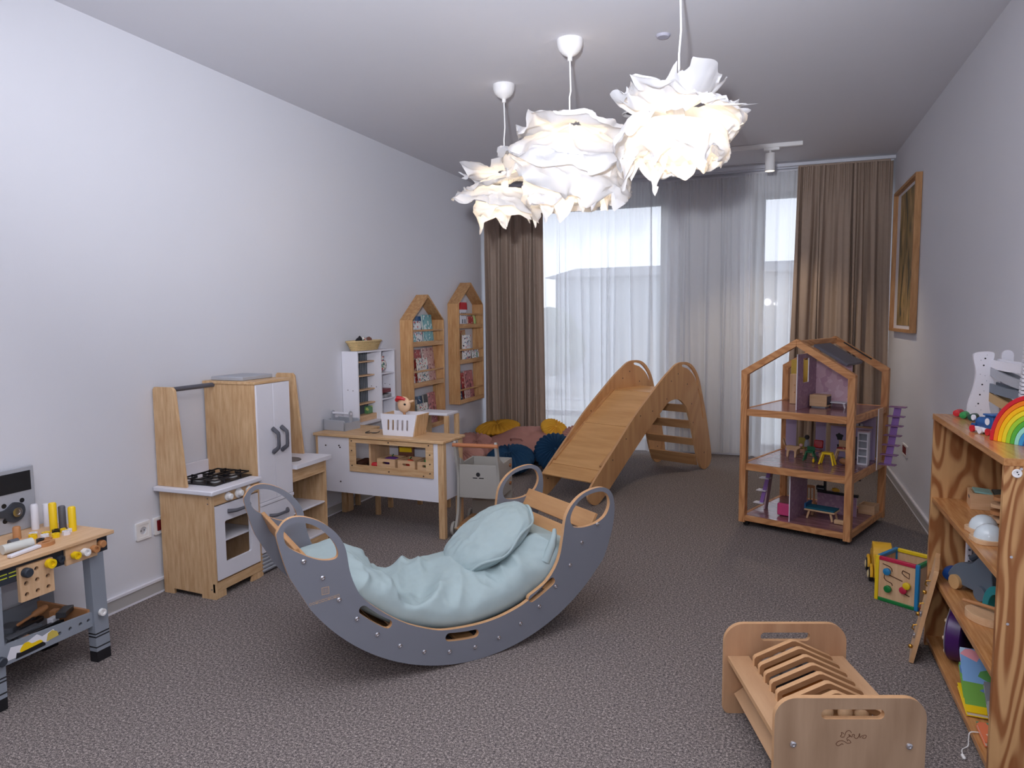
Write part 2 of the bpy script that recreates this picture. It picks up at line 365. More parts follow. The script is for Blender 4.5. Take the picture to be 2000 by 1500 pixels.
def drape(name, x0, x1, y, z0, z1, folds, amp, seed, nu, nv=16, spread=0):
    rnd = random.Random(seed); ph = [rnd.uniform(0, 6.28) for _ in range(6)]; mb = MB()
    def fn(u, v):
        g = .35+.65*min(1, (1-v)*3.2)              # pleats tighten under the rail
        wob = .05*math.sin(2*math.pi*u*2.3+ph[0])+.03*math.sin(2*math.pi*u*5.1+ph[1]+v)
        a = 2*math.pi*folds*(u+wob)
        yy = amp*g*(math.sin(a+ph[2])+.35*math.sin(2*a+ph[3]+1.5*v))+amp*.5*(1-v)*math.sin(2*math.pi*u*1.3+ph[4])
        if v > .93: yy += amp*.35*math.sin(2*math.pi*folds*3*u+ph[5])
        xx = x0+(x1-x0)*u+.012*math.sin(a*.5+3*v)+spread*(1-v)*(u-.5)
        return (xx, y+yy, z0+(z1-z0)*v)
    mb.surf(fn, nu, nv)
    return mb
def curtain(nm, mb, m, lab, grp, x0, x1, y, z1, tm):
    t = thing(nm, lab, 'curtain', ((x0+x1)/2, y, 0), 0, grp)
    for o in (mb.make('curtain_cloth', m, t, ang=180), MB().box(x0+.012, x1-.012, y-.004, y+.004, z1-.004, z1+.012).make('heading_tape', tm, t)): o.location = (-(x0+x1)/2, -y, 0)
TAPE = mat('white_heading_tape', srgb(220, 220, 226), .7)
curtain('drape_curtain', drape('c', -2.935, -2.27, 7.14, .015, 2.735, 7, .040, 3, 170), DRAPE, 'taupe floor-length drape beside the house-shaped wall shelves', 'taupe drapes at the window', -2.935, -2.27, 7.14, 2.735, DRAPE)
curtain('drape_curtain', drape('c', .155, .925, 7.12, .015, 2.735, 8, .042, 11, 190, spread=.12), DRAPE, 'taupe floor-length drape behind the dollhouse', 'taupe drapes at the window', .155, .925, 7.12, 2.735, DRAPE)
for nm, x0, x1, yy, sd, n1, n2, lab in (('a', -2.36, -1.16, 7.235, 5, 13, 240, 'white sheer curtain behind the slide, next to the drape by the wall shelves'), ('b', -1.19, -.27, 7.345, 8, 9, 190, 'white sheer curtain hanging behind the climbing arch of the slide'), ('c', -.30, .30, 7.235, 9, 6, 120, 'white sheer curtain behind the dollhouse, next to the taupe drape')):
    curtain('sheer_curtain', drape('s', x0, x1, yy, .03, 2.73, n1, .022, sd, n2), SHEER, lab, 'white sheer curtains', x0, x1, yy, 2.73, TAPE)
rail = thing('curtain_rail', 'thin white curtain rail under the ceiling above the window', 'rail', (0, 7.12, 2.765))
MB().box(XL+.004, XR-.004, -.012, .012, -.016, .010).make('rail_profile', mat('white_rail', srgb(214, 216, 226), .4), rail)
MB().box(XL+.004, XR-.004, .10, .125, -.016, .010).make('rail_profile', MATS['white_rail'], rail)
# ------------------------------------------------------------------ paper pendant lamps
PAPER = bpy.data.materials.new('lamp_paper'); PAPER.use_nodes = True
_nt = PAPER.node_tree; _o = _nt.nodes['Material Output']; _nt.nodes.remove(_nt.nodes['Principled BSDF'])
_d = _nt.nodes.new('ShaderNodeBsdfDiffuse'); _l = _nt.nodes.new('ShaderNodeBsdfTranslucent'); _d.inputs[0].default_value = (.74, .74, .77, 1); _l.inputs[0].default_value = (.92, .88, .82, 1)
_m1 = _nt.nodes.new('ShaderNodeMixShader'); _m1.inputs[0].default_value = .30
_nt.links.new(_d.outputs[0], _m1.inputs[1]); _nt.links.new(_l.outputs[0], _m1.inputs[2]); _nt.links.new(_m1.outputs[0], _o.inputs[0])
BULB = emis('warm_bulb', (1, .78, .50, 1), 9)
def paper_shade(r, seed, style):
    """crumpled paper cloud: overlapping tilted sheets with ragged, pointed hems"""
    rnd = random.Random(seed); mb = MB(); off = Vector((rnd.uniform(-50, 50), rnd.uniform(-50, 50), 0))
    def rid(p, f): return 1-2*abs(noise.noise(p*f+off))
    def sheet(z0, z1, r0, r1, r2, m, amp, spike, tilt, nv=16, nu=144):
        cuts = sorted(rnd.uniform(0, 1) for _ in range(m)); sp = [rnd.choice((.15, .4, .8, 1.0)) for _ in range(m)]; tw = [rnd.uniform(-.5, .5) for _ in range(m)]
        ph = rnd.uniform(0, 9); T = Matrix.Rotation(math.radians(tilt), 3, Vector((math.cos(ph), math.sin(ph), 0)))
        def fn(u, v):
            a = 2*math.pi*u; i = 0
            for q in range(m):
                if u >= cuts[q]: i = q+1
            lo = cuts[i-1] if i > 0 else cuts[-1]-1; hi = cuts[i] if i < m else cuts[0]+1; fr = (u-lo)/max(1e-4, hi-lo); k = i % m
            tri = (1-abs(2*fr-1))**1.3*sp[k]
            rr = (1-v)**2*r0+2*v*(1-v)*r1+v*v*r2; zz = z0+(z1-z0)*v
            p = Vector((math.cos(a), math.sin(a), zz/r*.8+ph))
            f1 = rid(p, 1.15); f2 = rid(p+Vector((4, 0, 0)), 2.6); f3 = rid(p+Vector((0, 7, 0)), 6)
            g = .25+.75*v
            rr = r*(rr+amp*g*(f1*.75+f2*.40+f3*.10)+tri*v*v*spike[0])
            zz = r*(zz+tri*v**3*spike[1]+g*(.20*rid(p+Vector((2, 3, 1)), 1.4)*v+.07*f2))
            a2 = a+tw[k]*tri*v*v*.7+.10*f2*v
            return T @ Vector((rr*math.cos(a2), rr*math.sin(a2), zz))
        mb.surf(fn, nu, nv, cu=True)
    if style == 'round':
        sheet(.66, .30, .05, .62, .80, 7, .20, (.08, .12), 8)
        sheet(.50, .00, .45, .90, .92, 6, .24, (.12, -.02), 16)
        sheet(.20, -.40, .66, .98, .86, 6, .22, (.14, -.20), 20)
        sheet(.00, -.66, .70, .84, .60, 6, .18, (.12, -.34), 14)
        sheet(-.40, -.70, .58, .52, .36, 6, .12, (.08, -.24), 8)
    elif style == 'spiky':
        sheet(.35, .52, .15, .46, .66, 14, .16, (.26, .24), 8)
        sheet(.52, .20, .25, .86, .82, 12, .18, (.40, .10), 14)
        sheet(.30, -.22, .55, .96, .84, 6, .18, (.14, -.06), 16)
        sheet(.0, -.58, .72, .80, .58, 6, .15, (.16, -.44), 8)
        sheet(-.36, -.62, .55, .50, .32, 6, .10, (.05, -.2), 6)
    else:
        sheet(.52, .34, .08, .56, .74, 8, .18, (.26, .12), 8)
        sheet(.40, .08, .40, .84, .86, 8, .20, (.26, .02), 14)
        sheet(.16, -.34, .60, .92, .88, 9, .18, (.34, -.16), 12)
        sheet(-.10, -.56, .70, .78, .60, 9, .14, (.12, -.50), 6)
    return mb
def pendant(x, y, zc, r, zcan, seed, style, label, power, ztop):
    t = thing('paper_pendant_lamp', label, 'pendant lamp', (x, y, 0), 0, 'crumpled white paper pendant lamps')
    MB().lathe([(.0, HC), (.066, HC), (.0665, HC-.008), (.064, HC-.028), (.055, HC-.050), (.038, HC-.068), (.016, HC-.079), (.012, HC-.084), (.012, HC-.102), (.0, HC-.104)], n=28).make('ceiling_canopy', WHITEP, t)
    MB().tube([(0, 0, HC-.10), (.004, 0, HC-.25), (-.003, .002, ztop+.05), (0, 0, zc+.1)], .0042, 8).make('cable', WHITEP, t)
    MB().lathe([(0, .10), (.022, .10), (.024, .02), (.020, 0), (0, 0)], (0, 0, zc+.03)).make('socket', WHITEP, t)
    sh = paper_shade(r, seed, style).make('paper_shade', PAPER, t, ang=50); sh.location = (0, 0, zc); sh.rotation_euler = (0, 0, seed)
    MB().ball((0, 0, zc-.02), .045, 16, 10).make('bulb', BULB, t)
    l = light('lamp_light', 'POINT', (0, 0, zc-.02), power, (1, .80, .54), shadow_soft_size=.05); l.parent = t
pendant(-1.003, 3.611, 2.165, .325, 0, 3, 'round', 'large round crumpled paper pendant lamp hanging in the middle of three', 11, 2.46)
pendant(-1.56, 4.139, 2.15, .255, 0, 5, 'star', 'small crumpled paper pendant lamp beside the house-shaped wall shelves', 7, 2.42)
pendant(-.385, 3.03, 2.135, .255, 0, 8, 'spiky', 'spiky crumpled paper pendant lamp in front of the ceiling spot track', 4.5, 2.40)
# ------------------------------------------------------------------ ceiling spot, vent, detector
sp = thing('track_spotlight', 'white spotlight hanging from a short white ceiling track', 'spotlight', (-.14, 6.33, HC))
MB().box(-.62, .315, -.018, .018, -.032, 0).make('track', WHITEP, sp, bev=.003)
MB().box(.02, .14, -.016, .016, -.052, -.032).make('adapter', WHITEP, sp, bev=.002)
MB().cyl((.07, 0, -.052), (.07, 0, -.075), .008).make('swivel', WHITEP, sp)
MB().lathe([(0, 0), (.036, 0), (.038, -.006), (.040, -.14), (.036, -.142), (.033, -.12), (0, -.12)], (.07, 0, -.075), n=24).make('spot_head', WHITEP, sp)
MB().cyl((.07, 0, -.200), (.07, 0, -.196), .031, n=20).make('spot_lamp', emis('spot_glow', (1, .86, .62, 1), 6), sp)
_l = light('spot_light', 'SPOT', (.07, 0, -.222), 22, (1, .82, .58), spot_size=math.radians(110), spot_blend=.6, shadow_soft_size=.03); _l.parent = sp
vt = thing('ceiling_air_valve', 'round white ceiling air valve with concentric rings', 'air vent', (-.935, 4.98, HC))
MB().lathe([(0, -.004), (.06, -.004), (.075, -.010), (.082, -.018), (.078, -.024), (.066, -.014), (.062, 0), (0, 0)][::-1], n=32).make('vent_rim', WHITEP, vt)
for r_ in (.05, .034, .018):
    MB().lathe([(r_-.004, -.012), (r_+.004, -.012), (r_+.002, -.004), (r_-.004, -.004)], n=28).make('vent_ring', DGREY if r_ != .034 else WHITEP, vt)
tag(MB().lathe([(0, HC-.012), (.028, HC-.012), (.034, HC-.006), (.036, HC), (0, HC)], (-.555, 3.72, 0), n=24).make('ceiling_detector', mat('cap_grey', srgb(176, 174, 188), .7)), 'small round pale detector flush on the ceiling near a lamp cable', 'detector')
# ------------------------------------------------------------------ picture on the wall, switches, sockets
pc = thing('framed_picture', 'narrow view of a wood-framed abstract print on the wall', 'picture', (XR, 6.34, 1.83))
fy, fz, fd = .505, .57, .045
fr = [rrect(-fy, fy, -fz, fz, 0), rrect(-fy+.022, fy-.022, -fz+.022, fz-.022, 0)]
MB().plate(fr[0], [fr[1]], (-fd, 0, 0), (0, 1, 0), (0, 0, 1), fd-.002).make('picture_frame', wood('oak_frame', srgb(196, 148, 100), srgb(160, 112, 68), 'z', 1, 1), pc)
MB().box(-.012, -.006, -fy+.02, fy-.02, -fz+.02, fz-.02).make('passe_partout', WHITE, pc, smooth=False)
pm = bpy.data.materials.new('abstract_print'); pm.use_nodes = True; _nt = pm.node_tree; _b = _nt.nodes['Principled BSDF']; _b.inputs['Roughness'].default_value = .5
_tc = _nt.nodes.new('ShaderNodeTexCoord'); _mp = _nt.nodes.new('ShaderNodeMapping'); _mp.inputs['Scale'].default_value = (1, 3.2, 1.1); _n = _nt.nodes.new('ShaderNodeTexNoise'); _n.inputs['Scale'].default_value = 3.4; _n.inputs['Detail'].default_value = 7; _n.inputs['Distortion'].default_value = .6
_cr = _nt.nodes.new('ShaderNodeValToRGB'); _e = _cr.color_ramp.elements; _e[0].position = .36; _e[0].color = srgb(52, 56, 54); _e[1].position = .7; _e[1].color = srgb(196, 160, 100)
_k = _e.new(.5); _k.color = srgb(150, 122, 66); _k = _e.new(.58); _k.color = srgb(160, 130, 90)
_nt.links.new(_tc.outputs['Object'], _mp.inputs[0]); _nt.links.new(_mp.outputs[0], _n.inputs[0]); _nt.links.new(_n.outputs[0], _cr.inputs[0]); _nt.links.new(_cr.outputs[0], _b.inputs[0])
MB().box(-.016, -.012, -fy+.16, fy-.20, -fz+.05, fz-.05).make('print', pm, pc, smooth=False)
def wallplate(name, label, cat, x, y, z, s, wd, ht, kind):
    t = thing(name, label, cat, (x, y, z))
    e = MB().plate(rrect(-wd/2, wd/2, -ht/2, ht/2, .006), [rrect(-wd/2+.012, wd/2-.012, -ht/2+.012, ht/2-.012, .003)], (0, 0, 0), (0, s, 0), (0, 0, 1), .011)
    e.make('cover_frame', WHITEP, t)
    if kind == 'socket':
        MB().plate(rrect(-wd/2+.012, wd/2-.012, -ht/2+.012, ht/2-.012, .003), [circ(0, 0, .0195, 28)], (0, 0, 0), (0, s, 0), (0, 0, 1), .008).make('insert', WHITEP, t)
        MB().plate(circ(0, 0, .0195, 28), (), (0, 0, 0), (0, s, 0), (0, 0, 1), .002).make('recess', mat('socket_grey', srgb(196, 196, 202), .4), t)
        p = MB()
        for q in (-.0095, .0095): p.cyl((0, q, 0), (s*.0035, q, 0), .0028, n=10)
        p.make('contact_hole', BLACK, t)
    else:
        n = kind; a = (wd-.024)
        MB().box(min(0, s*.006), max(0, s*.006), -wd/2+.012, wd/2-.012, -ht/2+.012, ht/2-.012).make('insert', WHITEP, t)
        for i in range(n):
            c = -a/2+a*(i+.5)/n
            MB().box(min(s*.005, s*.010), max(s*.005, s*.010), c-a/n*.34, c+a/n*.34, -ht*.30, ht*.30).make('rocker_switch', mat('red_outlet', srgb(120, 24, 30), .4), t)
wallplate('wall_socket', 'white wall socket between the workbench and the play kitchen', 'socket', XL, 2.645, .352, 1, .088, .088, 'socket')
wallplate('red_outlet_plate', 'white plate with red outlet half hidden behind the play kitchen', 'outlet', XL, 2.752, .352, 1, .085, .088, 1)
wallplate('red_outlet_plate', 'white plate with three red outlets beside the dollhouse stairs', 'outlet', XR, 6.07, .365, -1, .20, .088, 3)
# ------------------------------------------------------------------ play kitchen (x = out from the wall, y = along the wall)
def handle_arch(a, b, out, r, n=10):
    """bow handle from a to b, bulging along out"""
    a = Vector(a); b = Vector(b); out = Vector(out); m = MB()
    pts = []; rad = []
    for i in range(n+1):
        t = i/n; h = min(1, math.sin(math.pi*t)*1.6); pts.append(a+(b-a)*t+out*h); rad.append(r*(1.25-.35*math.sin(math.pi*t)))
    return m.tube(pts, rad, 8)
KX, KY = XL, 2.74
kt = thing('play_kitchen', 'wooden play kitchen with white doors, hob, fridge and sink against the wall', 'play kitchen', (KX, KY, 0))
OZ, OY = OAK['z'], OAK['y']
def side(y, x1=.36): # side board with foot cut-out
    return MB().plate([(.024, 0), (.088, 0), (.088, .028), (.270, .020), (.270, 0), (x1, 0), (x1, .536), (.024, .536)], (), (0, y+.015, 0), (1, 0, 0), (0, 0, 1), .015)
side(0).make('side_panel', OZ, kt)
MB().box(.024, .355, .340, .352, .0, .536).make('side_panel', OZ, kt)
MB().box(.03, .345, .015, .340, .075, .090).make('oven_floor', OZ, kt)
MB().box(.024, .032, .015, .340, .02, .536).make('back_panel', OZ, kt)
MB().box(.345, .362, .015, .340, .478, .536).make('control_panel', OY, kt, bev=.002)
MB().box(.342, .358, .0, .352, .034, .082).make('plinth', OY, kt, bev=.002)
MB().plate([(0, 0), (.06, 0), (.06, .034), (0, .034)], (), (.343, .015, 0), (0, 1, 0), (0, 0, 1), .015).make('foot', OZ, kt)
MB().plate([(.265, 0), (.34, 0), (.34, .034), (.275, .034)], (), (.343, 0, 0), (0, 1, 0), (0, 0, 1), .015).make('foot', OZ, kt)
MB().box(.006, .385, -.022, .345, .536, .560).make('worktop', WHITE, kt, bev=.005)
MB().box(.006, .020, .12, .352, .560, .635).make('splashback', WHITE, kt, bev=.003)
for y_ in (.108, .185, .263):
    kn = MB().lathe([(.026 if y_ == .185 else .022, 0), (.026 if y_ == .185 else .022, .007), (.017, .010), (.0155, .026), (.012, .029), (0, .029)], (.362, y_, .507), (1, 0, 0), 22).make('control_knob', WHITEP, kt)
    MB().box(.388, .3935, y_-.003, y_+.003, .495, .519).make('grip', WHITEP, kn)
dr = MB().plate(rrect(.018, .335, .092, .472, .004), [rrect(.082, .268, .172, .385, .010)], (.348, 0, 0), (0, 1, 0), (0, 0, 1), .014).make('oven_door', WHITE, kt, bev=.002)
handle_arch((.362, .105, .430), (.362, .262, .430), (.03, 0, 0), .0095).make('handle', DGREY, dr)
MB().box(.350, .353, .076, .272, .168, .389).make('window_pane', GLASS, dr, smooth=False)
MB().box(.04, .340, .016, .339, .272, .282).make('oven_shelf', WHITE, kt)
MB().box(.034, .040, .018, .338, .10, .47).make('oven_back', mat('oven_inside', srgb(150, 142, 138), .7), kt)
# hob
hb_ = MB().box(.10, .315, .075, .350, .561, .566).make('hob', BLACK, kt, bev=.002)
for cx in (.155, .255):
    for cy in (.145, .270):
        g = MB()
        MB().lathe([(0, .578), (.018, .578), (.024, .570), (.026, .566), (0, .566)], (cx, cy, 0), n=18).make('burner', mat('burner_metal', srgb(150, 150, 150), .4), hb_)
        for a in (0, 90, 180, 270):
            c, s = math.cos(math.radians(a)), math.sin(math.radians(a))
            g.bar((cx+c*.02, cy+s*.02, .590), (cx+c*.056, cy+s*.062, .590), .006, .010)
            g.bar((cx+c*.054, cy+s*.060, .566), (cx+c*.054, cy+s*.060, .592), .006, .006, up=(c, s, 0))
        for d in (-1, 1):
            g.bar((cx-.055, cy+d*.062, .588), (cx+.055, cy+d*.062, .588), .005, .007); g.bar((cx+d*.055, cy-.062, .588), (cx+d*.055, cy+.062, .588), .005, .007)
        g.make('pot_rest', BLACK, hb_)
# uprights and the hanging rod
up_ = [(.010, .560), (.197, .560), (.150, 1.052), (.135, 1.068), (.020, 1.068), (.010, 1.055)]
MB().plate(up_, (), (0, .022, 0), (1, 0, 0), (0, 0, 1), .016).make('upright_panel', OZ, kt, bev=.002)
MB().plate(up_, (), (0, .976, 0), (1, 0, 0), (0, 0, 1), .016).make('upright_panel', OZ, kt, bev=.002)
MB().cyl((.075, .022, 1.05), (.075, .352, 1.05), .0125, n=16).make('hanging_rod', DGREY, kt)
# fridge
MB().box(.012, .352, .352, .366, .0, 1.055).make('fridge_side', OZ, kt)
MB().box(.012, .352, .628, .642, .0, 1.055).make('fridge_side', OZ, kt)
MB().box(.006, .362, .346, .648, 1.055, 1.071).make('fridge_top', OY, kt, bev=.002)
MB().box(.012, .020, .366, .628, .02, 1.055).make('back_panel', WHITE, kt)
for i, (y0, y1) in enumerate(((.355, .489), (.491, .634))):
    d_ = MB().box(.350, .362, y0, y1, .408, 1.053).make('fridge_door', WHITE, kt, bev=.002)
    yh = .474 if i == 0 else .548
    handle_arch((.362, yh, .802), (.362, yh, .668), (.036, .006 if i == 0 else .006, 0), .0105).make('handle', DGREY, d_)
MB().box(.345, .366, .353, .636, .388, .406).make('door_rail', WHITE, kt, bev=.002)
d_ = MB().box(.350, .362, .355, .634, .125, .386).make('freezer_door', WHITE, kt, bev=.002)
handle_arch((.362, .42, .320), (.362, .575, .320), (.03, 0, 0), .0095).make('handle', DGREY, d_)
gr_ = MB().box(.340, .350, .355, .634, .012, .122).make('ventilation_grille', LGREY, kt)
for i in range(5): MB().box(.350, .358, .357, .632, .020+i*.021, .031+i*.021).make('louvre', LGREY, gr_, bev=.002)
# sink unit
MB().box(.024, .356, .955, .970, 0, .536).make('side_panel', OZ, kt)
MB().box(.024, .032, .642, .955, .03, .536).make('back_panel', OZ, kt)
MB().plate(rrect(.644, .992, .006, .385, .006), [circ(.770, .215, .075, 26, .095)], (0, 0, .536), (0, 1, 0), (1, 0, 0), -.024).make('worktop', WHITE, kt, bev=.003)
MB().lathe([(.086, 0), (.08, -.004), (.072, -.04), (.05, -.055), (0, -.057)], (.215, .770, .5605), n=26).make('sink_bowl', mat('sink_grey', srgb(108, 108, 114), .35), kt)
MB().box(.340, .356, .643, .955, .458, .535).make('apron', OY, kt, bev=.002)
MB().box(.032, .350, .643, .955, .262, .274).make('shelf', WHITE, kt, bev=.003)
MB().box(.032, .352, .643, .955, .070, .084).make('shelf', WHITE, kt, bev=.003)
MB().box(.335, .350, .643, .955, .012, .070).make('plinth', OY, kt)
for (y_, z_) in ((.0, .05), (.0, .518), (.0, .49)): MB().cyl((.335, y_-.0012, z_), (.335, y_+.001, z_), .0035, n=10).make('screw_head', DGREY, kt)
tag(at(MB().box(0, .215, 0, .25, 0, .022).make('serving_board', LGREY, bev=.004), (KX+.045, KY+.372, 1.0715)), 'flat grey board lying on top of the toy fridge', 'board')
# ------------------------------------------------------------------ workbench
WX = XL
wt = thing('toy_workbench', 'grey wooden toy workbench with pegboard, drawer and lower tray', 'workbench', (WX, 0, 0))
NAVY = mat('dark_slate_paint', srgb(48, 54, 64), .5); WG = mat('workbench_grey', srgb(140, 146, 156), .5, var=.03)
def bench_leg(y0, y1, x0, x1, lean):
    m = MB(); zz = [(0, .045, 1), (.045, .060, 0), (.060, .066, 1), (.066, .104, 0), (.104, .110, 1), (.110, .117, 0), (.117, .123, 1), (.123, .458, 0)]
    for z0, z1, mi in zz:
        a = lean*(1-z0/.458); b = lean*(1-z1/.458)
        vs = [(x0, y0+a, z0), (x1, y0+a, z0), (x1, y1+a, z0), (x0, y1+a, z0), (x0, y0+b, z1), (x1, y0+b, z1), (x1, y1+b, z1), (x0, y1+b, z1)]
        m.add(vs, [(0,3,2,1),(4,5,6,7),(0,1,5,4),(1,2,6,5),(2,3,7,6),(3,0,4,7)], mi)
    return m
for x0, x1 in ((.335, .375), (.03, .065)):
    bench_leg(2.048, 2.112, x0, x1, .008).make('leg', [WG, BLACK], wt, smooth=False)
    bench_leg(1.632, 1.696, x0, x1, -.008).make('leg', [WG, BLACK], wt, smooth=False)
MB().box(.02, .40, 1.585, 2.150, .521, .537).make('table_top', PALE['y'], wt, bev=.003)
ap = MB().box(.362, .376, 1.60, 2.133, .455, .5205).make('apron', NAVY, wt, bev=.001)
for y_ in (1.69, 1.725):
    for z_ in (.478, .492): MB().box(.376, .3775, y_, y_+.028, z_, z_+.0035).make('printed_dash', mat('lime_print', srgb(206, 214, 60), .5), ap)
MB().box(.025, .362, 2.119, 2.133, .455, .5205).make('apron', NAVY, wt, bev=.001)
MB().box(.025, .362, 1.600, 1.614, .455, .5205).make('apron', NAVY, wt, bev=.001)
dw = MB().box(.377, .389, 1.938, 2.076, .450, .522).make('drawer', PALE['y'], wt, bev=.002)
def nut(c, ax, r, h, m, parent, name='nut', hexa=False, hole=True):
    n = 6 if hexa else 16
    q = MB().lathe([(r*.55, 0), (r*.55, h*.35), (r, h*.35), (r, h), (r*.55, h), (r*.5, h*.8), (0, h*.8)] if hole else [(r, 0), (r, h*.8), (r*.8, h), (0, h)], c, ax, n)
    return q.make(name, m, parent)
for y_, m_ in ((1.966, YELLOW), (2.008, WHITEP), (2.050, BROWNW)): nut((.389, y_, .487), (1, 0, 0), .015, .032, m_, dw, 'peg')
nut((.376, 2.100, .490), (1, 0, 0), .016, .022, BROWNW, wt, 'peg', hole=False)
nut((.376, 1.915, .487), (1, 0, 0), .014, .022, NAVY, wt, 'peg')
nut((.28, 2.133, .490), (0, 1, 0), .018, .05, YELLOW, wt, 'bolt')
pgb = MB().plate(rrect(1.752, 1.884, .374, .506, .003), [circ(1.818+i*.042, .440+j*.042, .0085, 14) for i in (-1, 0, 1) for j in (-1, 0, 1) if (i, j) not in ((-1, 1), (1, 1))], (.377, 0, 0), (0, 1, 0), (0, 0, 1), .014).make('peg_board', PALE['z'], wt)
MB().box(.3755, .377, 1.76, 1.876, .382, .455).make('peg_hole_shade', mat('peg_shadow', srgb(70, 52, 42), .8), pgb)  # dark sheet standing in for the shade inside the peg holes
nut((.391, 1.776, .482), (1, 0, 0), .018, .024, NAVY, pgb, 'peg', hole=False); nut((.391, 1.860, .490), (1, 0, 0), .018, .030, YELLOW, pgb, 'peg')
# back board with a blackboard strip and a spanner print
bb = MB().box(.018, .034, 1.60, 2.088, .537, .800).make('back_board', LGREY, wt, bev=.003)
MB().box(.034, .0355, 1.62, 2.072, .700, .782).make('blackboard_strip', mat('blackboard', srgb(20, 20, 24), .7), bb)
for y_, z_ in ((1.955, .655), (2.03, .662), (1.955, .592), (1.89, .592), (1.82, .655), (1.75, .60)): MB().cyl((.034, y_, z_), (.0352, y_, z_), .010, n=14).make('peg_hole', BLACK, bb)
sp_ = MB().plate(spline([(1.70, .640), (1.72, .652), (1.90, .640), (1.955, .640), (1.99, .662), (2.025, .650), (2.035, .620), (2.02, .590), (1.985, .580), (1.955, .595), (1.93, .612), (1.72, .622)], 4), (), (.0345, 0, 0), (0, 1, 0), (0, 0, 1), .010).make('spanner', mat('spanner_slate', srgb(58, 62, 70), .5), bb)
nut((.044, 1.995, .622), (1, 0, 0), .020, .012, STEEL, sp_, 'bolt'); nut((.044, 1.80, .637), (1, 0, 0), .010, .006, WHITEP, sp_, 'bolt', hole=False)
pr_ = MB()
for y_, z_, r_ in ((1.80, .676, .020), (1.86, .682, .016), (1.885, .690, .010)):
    for a in range(8): pr_.plate(circ(y_+r_*.6*math.cos(a*.785), z_+r_*.6*math.sin(a*.785), r_*.32, 7), (), (.0341, 0, 0), (0, 1, 0), (0, 0, 1), .0006+.0001*a)
pr_.make('printed_gear', YELLOW, bb)
MB().plate([(1.70, .655), (1.92, .672), (1.935, .690), (1.90, .697), (1.70, .697)], (), (.0340, 0, 0), (0, 1, 0), (0, 0, 1), .0004).make('print_patch', WHITE, bb)
# lower tray
tr = MB().plate([(1.690, .155), (2.054, .155), (2.054, .214), (1.690, .232)], [circ(y_, .186, .0075, 12) for y_ in (1.91, 1.955, 2.0, 2.035)], (.352, 0, 0), (0, 1, 0), (0, 0, 1), .012).make('tray_front', WG, wt)
MB().box(.350, .352, 1.70, 2.05, .16, .205).make('tray_hole_shade', mat('peg_shadow', (0.1, .1, .1, 1)), tr)  # dark sheet painted as shade behind the holes of the tray front
MB().box(.06, .352, 1.690, 2.054, .150, .158).make('tray_floor', WG, wt)
MB().box(.05, .062, 1.690, 2.054, .150, .235).make('tray_back', WG, wt)
MB().box(.062, .352, 2.042, 2.054, .158, .225).make('tray_end', BROWNW, wt)
_pp = MB().plate([(1.70, .170), (1.79, .166), (1.80, .180), (1.86, .176), (1.90, .192), (1.885, .215), (1.84, .205), (1.82, .222), (1.77, .205), (1.72, .215)], (), (.364, 0, 0), (0, 1, 0), (0, 0, 1), .0005).make('print_patch', WHITE, tr)
MB().plate(spline([(1.755, .180), (1.765, .205), (1.785, .208), (1.80, .196), (1.83, .196), (1.835, .182)], 3), (), (.3645, 0, 0), (0, 1, 0), (0, 0, 1), .0006).make('printed_digger', YELLOW, tr)
MB().plate([(1.735, .163), (1.74, .185), (1.755, .180), (1.84, .184), (1.85, .176), (1.85, .166)], (), (.3645, 0, 0), (0, 1, 0), (0, 0, 1), .0007).make('printed_tracks', BLACK, tr)
MB().plate([(1.855, .178), (1.905, .182), (1.90, .200), (1.88, .213), (1.862, .206)], (), (.3645, 0, 0), (0, 1, 0), (0, 0, 1), .0007).make('printed_flower', mat('mustard_print', srgb(206, 182, 84), .6), tr)
nut((.376, 2.080, .208), (1, 0, 0), .015, .02, WHITEP, wt, 'bolt'); nut((.376, 1.672, .185), (1, 0, 0), .017, .02, NAVY, wt, 'bolt', hole=False)
# loose things on the bench top
def rod(x, y, r, h, m, lab, nm='wooden_peg_rod'):
    o = at(MB().lathe([(r, 0), (r, h-r*.45), (r*.75, h-.08*r), (0, h)], n=18).make(nm, m), (WX+x, y, .537)); return tag(o, lab, 'peg', 'loose pegs and nuts on the workbench')
rod(.075, 2.050, .0145, .108, WHITE, 'tall white peg standing near the grey back board')
rod(.080, 2.098, .0135, .098, WHITE, 'slim white peg standing behind the yellow one')
rod(.180, 2.052, .0150, .122, YELLOW, 'tallest yellow peg standing at the middle of the workbench top')
rod(.185, 2.088, .0140, .100, DGREY, 'charcoal grey peg standing between two yellow pegs')
rod(.250, 2.082, .0145, .104, YELLOW, 'yellow peg standing alone at the workbench corner')
rod(.135, 1.930, .0145, .052, BROWNW, 'short brown wooden peg on the workbench beside the spanner print', 'wooden_peg')
def ring(x, y, r, h, m, lab, z=.537):
    o = at(MB().lathe([(r*.5, 0), (r, 0), (r, h), (r*.5, h), (r*.5, 0)], n=8).make('toy_nut', m), (WX+x, y, z), 20); return tag(o, lab, 'toy nut', 'loose pegs and nuts on the workbench')
